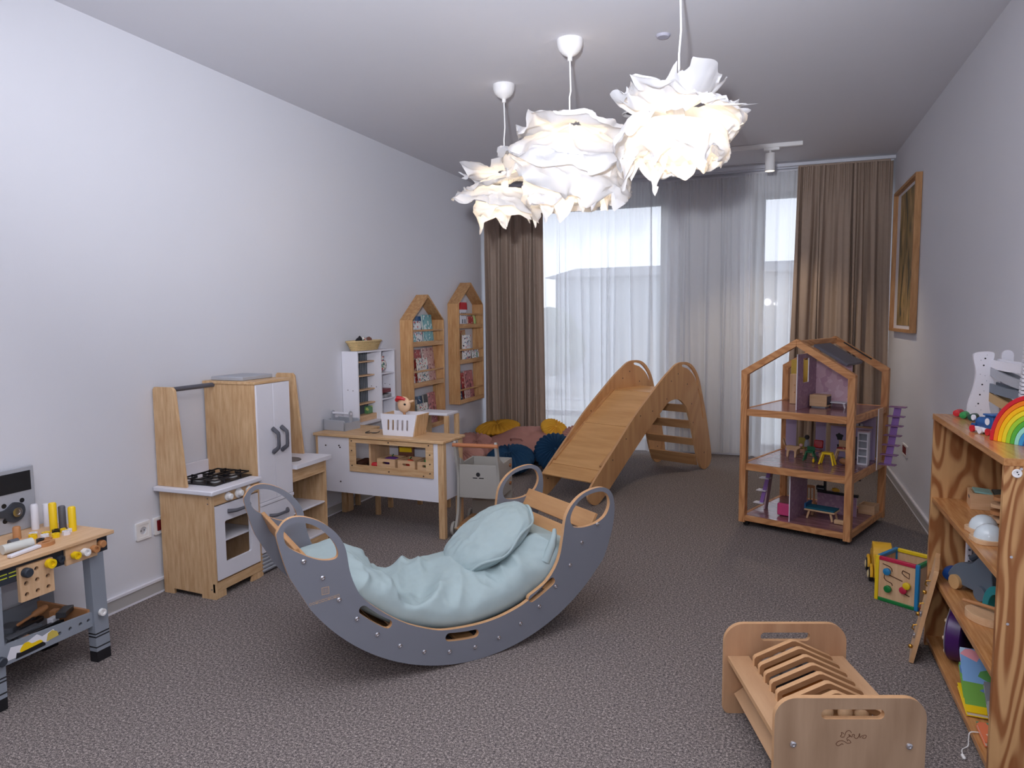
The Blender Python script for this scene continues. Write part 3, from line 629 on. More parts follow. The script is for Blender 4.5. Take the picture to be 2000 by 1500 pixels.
for x, y, m_, lab in ((.165, 1.975, WHITE, 'white toy nut behind the yellow nuts on the workbench'), (.19, 1.955, YELLOW, 'yellow toy nut beside the short brown peg'), (.21, 1.995, YELLOW, 'yellow toy nut in the middle of the loose nuts'), (.215, 2.035, BLACK, 'black toy nut in front of the slim white peg'),
                      (.235, 2.055, YELLOW, 'yellow toy nut at the foot of the tallest peg'), (.235, 1.972, WHITE, 'white toy nut between two yellow nuts'), (.265, 1.995, YELLOW, 'yellow toy nut lying at the front edge of the workbench'), (.272, 2.035, WHITE, 'white toy nut in front of the charcoal peg'),
                      (.245, 2.072, WHITE, 'white toy nut touching the row of standing pegs'), (.275, 1.925, BLACK, 'black toy nut beside the brown block'), (.292, 1.942, BROWNW, 'brown toy nut behind the toy hammer head')):
    ring(x, y, .0155, .016, m_, lab)
hm = thing('toy_spanner_ring', 'brown ring-ended toy tool with white handle lying on the workbench', 'toy tool', (WX+.325, 1.91, .537), 8)
MB().plate(circ(0, 0, .034, 22, .024), [circ(.0, 0, .018, 16, .010)], (0, 0, 0), (0, 1, 0), (-1, 0, 0), .014).make('ring_end', BROWNW, hm)
MB().box(-.012, .010, -.16, -.03, .001, .013).make('handle', WHITE, hm, bev=.003)
mallet = thing('toy_mallet', 'white headed toy mallet with dark end lying on the workbench', 'toy tool', (WX+.29, 1.82, .537), -8)
MB().cyl((0, -.05, .02), (0, .055, .02), .0185, n=16).make('mallet_head', mat('off_white_wood', srgb(206, 206, 200), .5), mallet); MB().cyl((-.05, .0, .02), (-.05, .03, .02), .017, n=14).make('mallet_tip', DGREY, mallet)
# the jumble of tools in the tray: each one an object
rnd = random.Random(4)
tl = [('toy_saw', 'black', 'black handled toy saw in the workbench tray'), ('toy_screwdriver', 'wood', 'wooden toy screwdriver lying across the tray tools'), ('toy_pliers', 'slate', 'slate grey toy pliers in the workbench tray'),
      ('toy_ruler', 'black', 'long black toy spirit level resting on the tray corner'), ('toy_block', 'wood', 'small brown block at the tray end'), ('toy_wrench', 'black', 'black toy wrench on top of the tray pile'),
      ('toy_plank', 'wood', 'thin wooden strip at the front of the tray'), ('toy_bolt', 'white', 'small white block among the tray tools'), ('toy_hacksaw', 'slate', 'grey toy hacksaw lying flat in the tray'), ('toy_disc', 'yellow', 'yellow round piece in the tray corner'), ('toy_chisel', 'black', 'short black toy chisel deep in the tray'), ('toy_axe', 'slate', 'dark slate toy axe head in the tray')]
TM = {'black': BLACK, 'wood': BROWNW, 'slate': mat('slate_toy', srgb(92, 96, 104), .5), 'white': WHITE, 'yellow': YELLOW}
pos = {'toy_saw': (.22, 1.90, .205, 15), 'toy_screwdriver': (.20, 1.93, .232, 10), 'toy_pliers': (.26, 1.80, .185, 50), 'toy_ruler': (.300, 1.985, .236, 40), 'toy_block': (.22, 2.00, .215, 20), 'toy_wrench': (.30, 1.90, .200, 5), 'toy_plank': (.315, 1.80, .205, 12), 'toy_bolt': (.285, 1.945, .215, 10), 'toy_hacksaw': (.27, 1.83, .210, 8), 'toy_disc': (.27, 1.73, .205, 0), 'toy_chisel': (.15, 1.78, .20, -20), 'toy_axe': (.16, 1.86, .19, 35)}
for nm, mk, lab in tl:
    x, y, z, a = pos[nm]; q = MB(); m_ = TM[mk]
    if nm == 'toy_saw': q.plate(spline([(-.05, -.014), (.04, -.02), (.055, .0), (.04, .022), (-.04, .018)], 4), [circ(.02, .0, .010, 12)], (0, 0, 0), (0, 1, 0), (-1, 0, 0), .014)
    elif nm == 'toy_screwdriver': q.lathe([(0, -.085), (.006, -.08), (.006, -.01), (.013, 0), (.015, .03), (.012, .06), (0, .064)], (0, 0, 0), (0, 1, .12), 12)
    elif nm == 'toy_pliers': q.tube([(.01, -.05, 0), (.012, 0, .004), (-.01, .05, .004)], .008); q.tube([(-.012, -.05, .006), (-.012, 0, .006), (.01, .05, .002)], .008)
    elif nm == 'toy_ruler': q.obox((0, 0, 0), (.036, .13, .022), RX(-8))
    elif nm == 'toy_wrench': q.plate([(-.07, -.008), (.03, -.008), (.05, -.02), (.072, -.016), (.058, -.004), (.058, .006), (.072, .018), (.05, .022), (.03, .008), (-.07, .008)], (), (0, 0, 0), (0, 1, 0), (-1, 0, 0), .012)
    elif nm == 'toy_disc': q.lathe([(0, 0), (.024, 0), (.026, .006), (.022, .014), (.008, .016), (0, .016)], n=18)
    elif nm == 'toy_axe': q.plate(spline([(-.03, -.02), (.03, -.028), (.04, 0), (.03, .028), (-.03, .02)], 3), (), (0, 0, 0), (0, 1, 0), (-1, 0, 0), .02)
    elif nm == 'toy_chisel': q.lathe([(0, -.05), (.013, -.045), (.010, 0), (.014, .04), (0, .048)], (0, 0, 0), (0, 1, 0), 12)
    elif nm == 'toy_hacksaw': q.plate([(-.07, -.012), (.07, -.02), (.075, .016), (-.06, .014)], (), (0, 0, 0), (0, 1, 0), (-1, 0, 0), .006)
    elif nm == 'toy_plank': q.obox((0, 0, 0), (.018, .15, .007))
    else: q.obox((0, 0, 0), (.026, .034, .024))
    o = tag(at(q.make(nm, m_, bev=.002), (WX+x, y, z), a), lab, 'toy tool', 'tools in the workbench tray')
# ------------------------------------------------------------------ shop counter
ct = thing('toy_shop_counter', 'toy shop counter with white front and wooden display window', 'shop counter', (-2.938, 4.037, 0), -3.5)
CL = 1.012
MB().plate([(0, 0), (CL, 0), (CL, .30), (.26, .30), (.26, .42), (0, .42)], (), (0, 0, .615), (1, 0, 0), (0, 1, 0), .019).make('counter_top', OAK['x'], ct, bev=.004)
wi = rrect(.288, .930, .388, .611, 0); wn = rrect(.339, .876, .437, .583, 0)
MB().plate(rrect(.022, CL-.045, .236, .613, 0), [rrect(.30, .918, .40, .600, 0)], (0, .034, 0), (1, 0, 0), (0, 0, 1), .012).make('front_panel', WHITE, ct)
MB().plate(wi, [wn], (0, .021, 0), (1, 0, 0), (0, 0, 1), .010).make('window_frame', OAK['x'], ct, bev=.002)
for x_, z_ in ((.31, .595), (.60, .600), (.90, .600), (.31, .53), (.31, .43), (.908, .54), (.908, .48), (.908, .42), (.60, .408), (.86, .400)):
    MB().cyl((x_, .0075, z_), (x_, .011, z_), .0045, n=10).make('screw_cap', mat('dark_screw', srgb(60, 44, 38), .5), ct)
for x_, z_ in ((.09, .55), (.20, .555), (.208, .543), (.205, .31)):
    MB().cyl((x_, .018, z_), (x_, .022, z_), .005, n=10).make('screw_cap', MATS['dark_screw'], ct)
MB().box(CL-.052, CL-.010, .020, .055, 0, .615).make('leg', OAK['z'], ct, bev=.002)
MB().box(CL-.052, CL-.010, .245, .280, 0, .615).make('leg', OAK['z'], ct, bev=.002)
MB().box(0.006, .024, .020, .055, 0, .615).make('leg', OAK['z'], ct, bev=.002)
MB().box(0.006, .024, .34, .40, 0, .615).make('leg', OAK['z'], ct, bev=.002)
MB().box(CL-.040, CL-.026, .055, .245, .24, .615).make('end_panel', WHITE, ct)
MB().box(.024, CL-.052, .045, .275, .405, .418).make('inner_shelf', PALE['x'], ct)
MB().box(.42, .432, .05, .275, .418, .615).make('inner_divider', PALE['z'], ct)
MB().box(.44, CL-.052, .265, .275, .30, .56).make('back_panel', WHITE, ct)
def cpt(x, y, z): return ct.matrix_basis @ Vector((x, y, z))
bpy.context.view_layer.update()
def onc(x, y, z=.634):
    p = Matrix.Rotation(math.radians(-3.5), 3, 'Z') @ Vector((x, y, 0)); return (-2.938+p.x, 4.037+p.y, z)
def crate(x0, x1, lab):
    t = thing('wooden_produce_crate', lab, 'crate', onc((x0+x1)/2, .13, .418), -3.5, 'produce crates in the shop counter'); h = (x1-x0)/2
    MB().plate(rrect(-h, h, 0, .062, 0), [rrect(-.028, .028, .026, .042, .007)], (0, -.062, 0), (1, 0, 0), (0, 0, 1), .008).make('crate_front', PALE['x'], t)
    MB().box(-h, h, .062, .07, 0, .062).make('crate_back', PALE['x'], t); MB().box(-h, -h+.008, -.062, .062, 0, .062).make('crate_side', PALE['y'], t); MB().box(h-.008, h, -.062, .062, 0, .062).make('crate_side', PALE['y'], t)
    MB().box(-h+.008, h-.008, -.062, .062, .002, .008).make('crate_floor', PALE['x'], t)
crate(.475, .615, 'wooden crate holding the purple aubergine in the counter window'); crate(.635, .765, 'wooden crate holding the red tomato in the counter window'); crate(.785, .915, 'wooden crate holding the green pepper in the counter window')
def veg(nm, x, y, z, r, m, lab, cat='toy food', stem=None):
    o = thing(nm, lab, cat, onc(x, y, z), 15)
    MB().ball((0, 0, r[2]), r, 18, 12).make('body', m, o)
    if stem: MB().tube([(0, 0, r[2]*1.9), (.003, 0, r[2]*2.0+.008), (.010, .004, r[2]*2.0+.014)], .004, 8).make('stem', stem, o)
DGREEN = mat('leaf_green', srgb(50, 96, 48), .6)
veg('felt_aubergine', .555, .12, .427, (.062, .032, .030), mat('aubergine_purple', srgb(88, 44, 112), .6), 'purple toy aubergine in a crate in the counter window', stem=DGREEN)
veg('toy_tomato', .70, .11, .427, (.030, .030, .027), mat('tomato_red', srgb(206, 62, 44), .35), 'red toy tomato in a crate in the counter window', stem=DGREEN)
veg('toy_pepper', .835, .11, .427, (.026, .026, .036), GREEN, 'green toy pepper at the edge of the counter window', stem=DGREEN)
veg('toy_plum', .445+.045, .20, .419, (.024, .024, .026), BLUE, 'blue round toy fruit behind the red piece in the counter window')
veg('toy_radish', .447, .075, .419, (.034, .017, .015), RED, 'flat red toy food piece low in the counter window')
tb_ = thing('yellow_toy_packet', 'yellow and brown toy packet standing behind the purple aubergine', 'toy food', onc(.60, .225, .418), 5)
MB().box(-.055, .055, -.012, .012, 0, .125).make('packet', mat('packet_brown', srgb(120, 74, 54), .6), tb_, bev=.003); MB().box(-.045, .045, -.0135, -.012, .085, .118).make('packet_label', YELLOW, tb_)
for x_, y_, lab in ((.355, .09, 'dark brown toy bottle right behind the counter window frame'), (.392, .15, 'dark brown toy bottle lying in the middle of the counter window'), ):
    o = thing('toy_bottle', lab, 'toy bottle', onc(x_, y_, .419), 60, 'toy bottles in the counter window')
    MB().lathe([(0, -.06), (.022, -.058), (.024, .01), (.018, .03), (.011, .04), (.011, .062), (0, .064)], (0, 0, .024), (1, 0, .22), 16).make('bottle_body', mat('brown_bottle', srgb(58, 34, 26), .25), o)
    MB().lathe([(.013, 0), (.013, .014), (0, .016)], (.058, 0, .036), (1, 0, .22), 12).make('cap', BLACK, o)
# things on the counter
gb = thing('grey_toy_toolbox', 'light grey wooden toolbox with white handle rail on the counter', 'toolbox', onc(.075, .21), -6)
MB().plate([(-.085, 0), (.105, 0), (.105, .062), (.09, .072), (.03, .072), (-.085, .075)], (), (0, -.075, 0), (1, 0, 0), (0, 0, 1), .010).make('box_side', LGREY, gb, bev=.002)
MB().plate([(-.085, 0), (.105, 0), (.105, .062), (.09, .072), (.03, .072), (-.085, .075)], (), (0, .085, 0), (1, 0, 0), (0, 0, 1), .010).make('box_side', LGREY, gb, bev=.002)
MB().box(.095, .105, -.085, .075, 0, .055).make('box_end', LGREY, gb); MB().box(-.085, -.075, -.085, .075, 0, .07).make('box_end', LGREY, gb); MB().box(-.075, .095, -.075, .065, 0, .006).make('box_floor', LGREY, gb)
for x_ in (-.07, .085): MB().plate([(-.016, 0), (.016, 0), (.016, .115), (0, .125), (-.016, .115)], (), (x_, .0, .006), (0, 1, 0), (0, 0, 1), .008).make('handle_post', LGREY, gb)
MB().cyl((-.075, 0, .110), (.095, 0, .110), .0085, n=12).make('handle_rail', WHITE, gb)
gl = thing('toy_sunglasses', 'tiny black sunglasses lying flat on the shop counter', 'sunglasses', onc(.39, .12), 10)
for s_ in (-1, 1):
    MB().plate(circ(s_*.022, 0, .018, 14, .012), (), (0, 0, .002), (1, 0, 0), (0, 1, 0), .003).make('lens', BLACK, gl)
    MB().tube([(s_*.04, .002, .004), (s_*.043, .03, .004), (s_*.036, .07, .004)], .0022, 6).make('temple', BLACK, gl)
MB().tube([(-.006, 0, .004), (0, .003, .005), (.006, 0, .004)], .002, 6).make('bridge', BLACK, gl)
bk = thing('white_toy_basket', 'white wooden shopping basket with slotted front on the counter', 'basket', onc(.625, .175), -2)
def slots(x0): return [rrect(x0+i*.036, x0+i*.036+.015, .035, .105, .0074) for i in range(5)]
MB().plate([(-.112, 0), (.112, 0), (.135, .142), (-.135, .142)], slots(-.082), (0, -.085, 0), (1, 0, 0), (0, .08, 1), .008, me=0).make('basket_side', WHITE, bk, bev=.001)
MB().plate([(-.112, 0), (.112, 0), (.135, .142), (-.135, .142)], slots(-.082), (0, .077, 0), (1, 0, 0), (0, .08, 1), .008).make('basket_side', WHITE, bk, bev=.001)
for s_ in (-1, 1):
    MB().plate([(-.085, 0), (.072, 0), (.084, .140), (-.074, .140)], (), (s_*.114-.004, 0, 0), (0, 1, 0), (s_*.15, 0, 1), .008).make('basket_end', OAK['z'], bk, bev=.001)
MB().box(-.108, .108, -.082, .072, .0, .006).make('basket_floor', OAK['x'], bk)
pt = thing('wooden_puppet', 'wooden spoon puppet with red bow standing in the white basket', 'puppet', onc(.60, .21, .641), 0)
MB().tube([(0, 0, 0), (.004, 0, .08), (0, 0, .15)], .009, 10).make('stick', BROWNW, pt)
MB().ball((0, 0, .185), (.048, .024, .055), 18, 12).make('head', mat('puppet_skin', srgb(226, 186, 150), .6), pt)
MB().tube([(-.048, -.012, .215), (-.03, -.026, .232), (0, -.028, .230), (.02, -.020, .222)], [.014, .016, .012, .008], 8).make('bow', RED, pt); MB().ball((.018, -.024, .19), (.009, .004, .007), 10, 8).make('nose', BLACK, pt)
MB().tube([(.03, 0, .20), (.06, -.004, .21), (.075, 0, .215)], [.010, .008, .006], 8).make('ear', MATS['puppet_skin'], pt)
# little stool and stand behind the counter
for nm, lab, loc, rz, L, D, H, tm in (('wooden_stool', 'low wooden stool whose legs show under the shop counter', (-2.79, 4.47, 0), 4, .27, .20, .30, 'oak'), ('white_topped_stand', 'white topped wooden stand behind the white basket', (-2.37, 4.80, 0), -3, .24, .16, .705, 'white')):
    s_ = thing(nm, lab, 'stool', loc, rz)
    MB().box(-L/2-.01, L/2+.01, -D/2-.01, D/2+.01, H-.02, H).make('seat', WHITE if tm == 'white' else OAK['x'], s_, bev=.004)
    for a in (-1, 1):
        for b_ in (-1, 1): MB().box(a*L/2-.017, a*L/2+.017, b_*D/2-.012, b_*D/2+.012, 0, H-.02).make('leg', OAK['z'], s_, bev=.002)
# ------------------------------------------------------------------ white wall shelf
ws = thing('white_wall_shelf', 'white wall shelf with wooden half shelves and dark bars', 'shelf', (XL+.003, 4.45, .635))
def panel_with_dots(y):
    o = MB().plate(rrect(0, .132, 0, .52, .002), (), (0, y+.012, 0), (1, 0, 0), (0, 0, 1), .012).make('side_panel', WHITE, ws)
    for x_, z_ in ((.045, .25), (.088, .245)): MB().cyl((x_, y-.0012, z_), (x_, y+.001, z_), .0035, n=10).make('screw_head', MATS['dark_screw'], o)
panel_with_dots(0); panel_with_dots(.325); panel_with_dots(.528)
MB().box(0, .134, -.002, .542, .52, .532).make('top_panel', WHITE, ws); MB().box(0, .138, -.002, .542, -.012, 0).make('bottom_panel', WHITE, ws)
MB().box(0, .004, .337, .528, 0, .52).make('back_panel', WHITE, ws)
MB().box(0, .004, .012, .325, 0, .52).make('back_panel', LGREY, ws)
for i in range(5): MB().cyl((.014, .215+i*.024, .0), (.014, .215+i*.024, .52), .0045, n=8).make('dark_bar', mat('bar_slate', srgb(74, 80, 88), .5), ws)
for z_ in (.450, .345, .238, .134): MB().box(.02, .075, .012, .325, z_-.010, z_).make('half_shelf', PALE['y'], ws, bev=.002)
MB().box(.02, .085, .012, .325, 0, .045).make('wooden_tray', PALE['y'], ws, bev=.002)
for z_ in (.349, .150): MB().box(.004, .130, .337, .528, z_-.010, z_).make('shelf_board', WHITE, ws, bev=.001)
def cover(name, cols, scale=60):
    if name in MATS: return MATS[name]
    m = bpy.data.materials.new(name); m.use_nodes = True; nt = m.node_tree; b = nt.nodes['Principled BSDF']; b.inputs['Roughness'].default_value = .45
    tc = nt.nodes.new('ShaderNodeTexCoord'); v = nt.nodes.new('ShaderNodeTexVoronoi'); v.inputs['Scale'].default_value = scale
    cr = nt.nodes.new('ShaderNodeValToRGB'); cr.color_ramp.interpolation = 'CONSTANT'; e = cr.color_ramp.elements
    e[0].position = 0; e[0].color = srgb(*cols[0]); e[1].position = .66; e[1].color = srgb(*cols[0])
    for i, c in enumerate(cols[1:]): q = e.new(.70+.27*i/max(1, len(cols)-1)); q.color = srgb(*c)
    sx = nt.nodes.new('ShaderNodeSeparateColor'); nt.links.new(tc.outputs['Object'], v.inputs['Vector']); nt.links.new(v.outputs['Color'], sx.inputs[0]); nt.links.new(sx.outputs[0], cr.inputs[0]); nt.links.new(cr.outputs[0], b.inputs['Base Color'])
    MATS[name] = m; return m
CV = dict(white=cover('cover_white', [(238, 236, 236), (200, 60, 60), (60, 60, 70), (150, 180, 200)], 70), teal=cover('cover_teal', [(120, 178, 182), (216, 232, 230), (90, 140, 160), (226, 240, 238)], 55),
          blue=cover('cover_blue', [(36, 84, 140), (30, 60, 110)], 30), kraft=cover('cover_kraft', [(204, 166, 126), (186, 146, 108), (190, 70, 60)], 40), flower=cover('cover_flower', [(226, 220, 212), (196, 60, 66), (70, 120, 90), (60, 76, 120)], 90),
          red=cover('cover_red', [(178, 56, 52), (226, 196, 180), (120, 40, 40)], 60), pink=cover('cover_pink', [(188, 116, 118), (216, 150, 150), (120, 70, 76)], 50), navy=cover('cover_navy', [(36, 60, 92), (70, 110, 140), (226, 226, 226)], 40),
          black=cover('cover_black', [(36, 32, 36), (70, 60, 60)], 30), rose=cover('cover_rose', [(206, 164, 158), (226, 200, 192), (150, 90, 90)], 60), grey=cover('cover_grey', [(150, 150, 152), (120, 120, 124)], 30), green=cover('cover_green', [(90, 140, 90), (190, 200, 120)], 40))
PAGES = mat('book_pages', srgb(228, 222, 208), .8)
def book(nm, wall_y, y0, y1, z, h, t, m, lab, cat='book', x=.03, group='picture books in the house-shaped shelves', lean=.10):
    """book facing the room, leaning back a little against the wall"""
    o = thing(nm, lab, cat, (XL+x, wall_y+(y0+y1)/2, z), 0, group); hw = (y1-y0)/2
    R = RY(-math.degrees(lean))
    MB().obox(R @ Vector((t/2, 0, h/2)), (t*.7, hw*2-.004, h-.006), R).make('page_block', PAGES, o)
    MB().obox(R @ Vector((t, 0, h/2)), (.003, hw*2, h), R).make('front_cover', m, o); MB().obox(R @ Vector((0, 0, h/2)), (.003, hw*2, h), R).make('back_cover', m, o)
    return o
def pack(nm, wall_y, y, z, w_, d, h, m, lab, cat='box', x=.05, lid=None, group=None):
    o = thing(nm, lab, cat, (XL+x, wall_y+y, z), 0, group); MB().box(-d/2, d/2, -w_/2, w_/2, 0, h).make('box_body', m, o, bev=.002)
    if lid: MB().box(-d/2-.002, d/2+.002, -w_/2-.002, w_/2+.002, h, h+.012).make('lid', lid, o, bev=.002)
pack('storage_tin', 4.45, .385, .985, .03, .06, .125, CV['kraft'], 'narrow brown box on the upper shelf of the white wall shelf', x=.06)
_b = thing('cloth_pouch', 'white floral cloth pouch on the upper shelf of the white wall shelf', 'pouch', (XL+.065, 4.45+.46, .985)); MB().ball((0, 0, .055), (.03, .048, .055), 16, 10).make('pouch_body', CV['flower'], _b); MB().cyl((0, 0, .10), (0, 0, .125), .012, .02, 10).make('pouch_neck', CV['flower'], _b)
pack('flat_book', 4.45, .445, .786, .15, .09, .025, CV['grey'], 'grey flat box lying on the lower board of the white wall shelf', x=.065); pack('flat_book', 4.45, .45, .823, .14, .08, .03, mat('dark_red_cover', srgb(120, 44, 52), .5), 'dark red flat box lying on the grey one in the white wall shelf', x=.065)
_b = thing('amber_trinket', 'small amber coloured trinket at the bottom of the white wall shelf', 'trinket', (XL+.06, 4.45+.41, .636)); MB().ball((0, 0, .035), (.03, .035, .035), 14, 10).make('trinket_body', mat('amber_gold', srgb(150, 110, 50), .3), _b); MB().cyl((0, 0, .068), (0, 0, .08), .012, .016, 10).make('trinket_top', mat('amber_gold', (0, 0, 0, 1)), _b)
pack('green_card_packet', 4.45, .27, .681, .07, .03, .055, CV['green'], 'green card packet in the wooden tray of the white shelf', x=.05)
# wicker basket on the shelf
bw = thing('wicker_basket', 'pale oval wicker basket on top of the white wall shelf', 'basket', (XL+.078, 4.64, 1.168))
WICK = mat('wicker_straw', srgb(206, 178, 128), .8, var=.35, vscale=120, bump=1.0, bscale=160)
def oval(r, z, n=40): return [(.072*r*math.cos(2*math.pi*i/n), .205*r*math.sin(2*math.pi*i/n), z) for i in range(n)]
for i in range(7): MB().tube(oval(.78+.035*i, .006+i*.0095), .0058, 6, closed=True).make('wicker_coil', WICK, bw)
MB().tube(oval(1.03, .068), .0075, 6, closed=True).make('rim', WICK, bw)
MB().plate([(p[0], p[1]) for p in oval(.78, 0)], (), (0, 0, .001), (1, 0, 0), (0, 1, 0), .006).make('basket_floor', WICK, bw)
for y_, m_, lab in ((-.07, BLACK, 'black toy lying in the wicker basket'), (-.015, CV['flower'], 'patterned cloth toy in the wicker basket'), (.06, mat('cocoa_toy', srgb(112, 70, 56), .6), 'brown round toy in the wicker basket')):
    o = thing('small_toy', lab, 'toy', (XL+.078, 4.64+y_, 1.176)); MB().ball((0, 0, .045), (.03, .038, .045), 14, 10).make('toy_body', m_, o); MB().tube([(0, -.02, .07), (0, .01, .094 if y_ < -.05 else .085), (0, .035, .075)], .008, 8).make('toy_arm', m_, o)
# ------------------------------------------------------------------ house-shaped shelves
def house(y0, z0, eave, apex, lab, levels):
    t = thing('house_shaped_shelf', lab, 'wall shelf', (XL+.002, y0, 0), 0, 'house-shaped wall shelves'); W_ = .615; D = .118; th = .018
    PZ, PY = PINE['z'], PINE['y']
    MB().box(0, D, 0, th, z0, eave).make('side_board', PZ, t, bev=.002); MB().box(0, D, W_-th, W_, z0, eave).make('side_board', PZ, t, bev=.002)
    c = W_/2
    MB().plate([(0, eave), (th, eave), (c, apex-.024), (c, apex)], (), (0, 0, 0), (0, 1, 0), (0, 0, 1), D).make('roof_board', PY, t, bev=.002)
    MB().plate([(W_, eave), (W_-th, eave), (c, apex-.024), (c, apex)], (), (0, 0, 0), (0, 1, 0), (0, 0, 1), D).make('roof_board', PY, t, bev=.002)
    for z in levels:
        MB().box(0, D-.014, th, W_-th, z-.014, z).make('shelf_board', PY, t)
        MB().box(D-.014, D-.002, th, W_-th, z-.016, z+.026).make('front_lip', PY, t, bev=.002)
        MB().box(D-.012, D-.002, th, W_-th, z+.112, z+.128).make('retaining_rail', PY, t, bev=.002)
    return t
H1, H2 = 5.322, 6.262
house(H1, .425, 1.388, 1.609, 'house-shaped pine wall shelf beside the white wall shelf', (1.178, .828, .445))
house(H2, .565, 1.540, 1.752, 'house-shaped pine wall shelf touching the taupe drape', (1.318, .972, .582))
B = book
pack('white_camera_box', H1, .075, 1.179, .075, .05, .15, CV['white'], 'small white box with dark dot on the top tier of the near house shelf', x=.045)
B('picture_book', H1, .02, .12, 1.179, .085, .008, CV['teal'], 'small mint card book low on the top tier of the near house shelf', x=.082)
B('picture_book', H1, .14, .29, 1.179, .20, .012, CV['white'], 'white picture book on the top tier of the near house shelf', x=.055); B('picture_book', H1, .24, .36, 1.179, .24, .010, CV['blue'], 'plain blue book at the back of the top tier, near house shelf', x=.03)
B('picture_book', H1, .34, .52, 1.179, .255, .012, CV['teal'], 'teal patterned book on the top tier of the near house shelf', x=.048)
B('picture_book', H1, .025, .12, .829, .235, .010, CV['white'], 'white card with black and red print on the middle tier, near house shelf', x=.066)
B('picture_book', H1, .07, .22, .829, .27, .010, CV['kraft'], 'kraft brown album at the back of the middle tier, near house shelf', x=.022); B('picture_book', H1, .17, .33, .829, .30, .012, CV['red'], 'tall book with red and dark print at the back of the middle tier', x=.034)
B('picture_book', H1, .19, .38, .829, .225, .012, CV['flower'], 'white flower book on the middle tier of the near house shelf', x=.068); B('picture_book', H1, .36, .57, .829, .31, .012, CV['rose'], 'large pale rose album on the middle tier of the near house shelf', x=.040)
B('picture_book', H1, .02, .20, .446, .25, .012, CV['grey'], 'grey floral book on the lowest tier of the near house shelf', x=.055); B('picture_book', H1, .17, .35, .446, .21, .012, CV['flower'], 'white and red floral book on the lowest tier, near house shelf', x=.075)
B('picture_book', H1, .20, .34, .446, .27, .012, CV['navy'], 'navy book behind the floral one on the lowest tier', x=.03); B('picture_book', H1, .345, .42, .446, .275, .012, CV['black'], 'narrow black book on the lowest tier of the near house shelf', x=.045); B('picture_book', H1, .42, .565, .446, .285, .012, CV['pink'], 'dusty pink book on the lowest tier of the near house shelf', x=.05)
hs = thing('toy_house_box', 'small white house box with red roof on the far house shelf', 'toy house', (XL+.06, H2+.18, 1.319)); MB().box(-.03, .03, -.075, .075, 0, .165).make('house_body', WHITE, hs, bev=.002)
MB().plate([(-.085, .165), (.085, .165), (.07, .235), (-.07, .235)], (), (-.034, 0, 0), (0, 1, 0), (0, 0, 1), .068).make('house_roof', RED, hs)
for y_ in (-.04, 0, .04): MB().box(.030, .032, y_-.011, y_+.011, .105, .135).make('house_window', DGREY, hs)
for y_ in (-.025, .03): MB().box(.030, .032, y_-.010, y_+.010, .03, .07).make('house_door', DGREY, hs)
B('picture_book', H2, .02, .09, 1.319, .20, .010, CV['navy'], 'thin dark spine book at the side of the top tier, far house shelf', x=.05); B('picture_book', H2, .29, .42, 1.319, .10, .010, CV['red'], 'small red patterned card on the top tier of the far house shelf', x=.085)
jr = lambda y, z, lab, m: (lambda o: (MB().lathe([(0, 0), (.026, 0), (.03, .02), (.03, .07), (.022, .085), (.02, .10), (0, .10)], n=16).make('jar_body', m, o), MB().lathe([(.024, .10), (.024, .118), (0, .118)], n=16).make('jar_lid', mat('jar_lid_gold', srgb(170, 150, 90), .35), o)))(thing('glass_jar', lab, 'jar', (XL+.065, y, z), 0, 'green jars on the far house shelf'))
jr(H2+.475, 1.319, 'pale green jar on the top tier of the far house shelf', mat('pale_green_glass', srgb(170, 190, 120), .2)); jr(H2+.50, .973, 'dark green jar on the middle tier of the far house shelf', mat('dark_green_glass', srgb(90, 140, 110), .2))
B('picture_book', H2, .02, .13, .973, .235, .010, CV['kraft'], 'kraft card on the middle tier of the far house shelf', x=.05); B('picture_book', H2, .16, .40, .973, .31, .012, CV['kraft'], 'wide kraft album at the back of the middle tier, far house shelf', x=.022)
pack('white_face_box', H2, .30, .973, .12, .045, .26, CV['white'], 'tall white box with face print on the far house shelf', x=.062); B('picture_book', H2, .40, .55, .973, .105, .010, CV['white'], 'small white card with black spots on the middle tier, far house shelf', x=.085)
B('picture_book', H2, .04, .19, .583, .275, .014, CV['navy'], 'dark blue book on the lowest tier of the far house shelf', x=.05); B('picture_book', H2, .20, .30, .583, .27, .012, CV['red'], 'narrow reddish book on the lowest tier of the far house shelf', x=.04)
B('picture_book', H2, .30, .50, .583, .285, .014, CV['pink'], 'pink patterned book on the lowest tier of the far house shelf', x=.045); B('picture_book', H2, .20, .32, .583, .10, .010, CV['rose'], 'small pale pink card on the lowest tier of the far house shelf', x=.085)
# ------------------------------------------------------------------ push cart
CG = mat('warm_grey_paint', srgb(166, 162, 156), .5, var=.03)
pc_ = thing('wooden_push_cart', 'grey wooden push cart with round wooden handle bar', 'push cart', (-1.905, 4.075, 0), 4.2)
arm = spline([(0, .605), (.02, .59), (.045, .50), (.07, .42), (.075, .30), (.06, .16), (.02, .07), (0, .045)], 4, False)
def arm_poly(wd): 
    L_ = []; R_ = []
    for i, p in enumerate(arm):
        a = arm[max(0, i-1)]; b = arm[min(len(arm)-1, i+1)]; d = Vector((b[0]-a[0], b[1]-a[1])).normalized(); n_ = Vector((-d.y, d.x))*wd
        L_.append((p[0]+n_.x, p[1]+n_.y)); R_.append((p[0]-n_.x, p[1]-n_.y))
    return L_+R_[::-1]
for x_ in (0, .272): MB().plate(arm_poly(.019), (), (x_, 0, 0), (0, 1, 0), (0, 0, 1), .016).make('side_arm', [CG, EDGE], pc_, bev=.003)
MB().cyl((-.006, .006, .597), (.294, .006, .597), .0135, n=16).make('handle_bar', mat('reddish_beech', srgb(178, 112, 74), .45), pc_)
fp = MB().box(.016, .272, .058, .070, .245, .462).make('front_panel', CG, pc_, bev=.002)
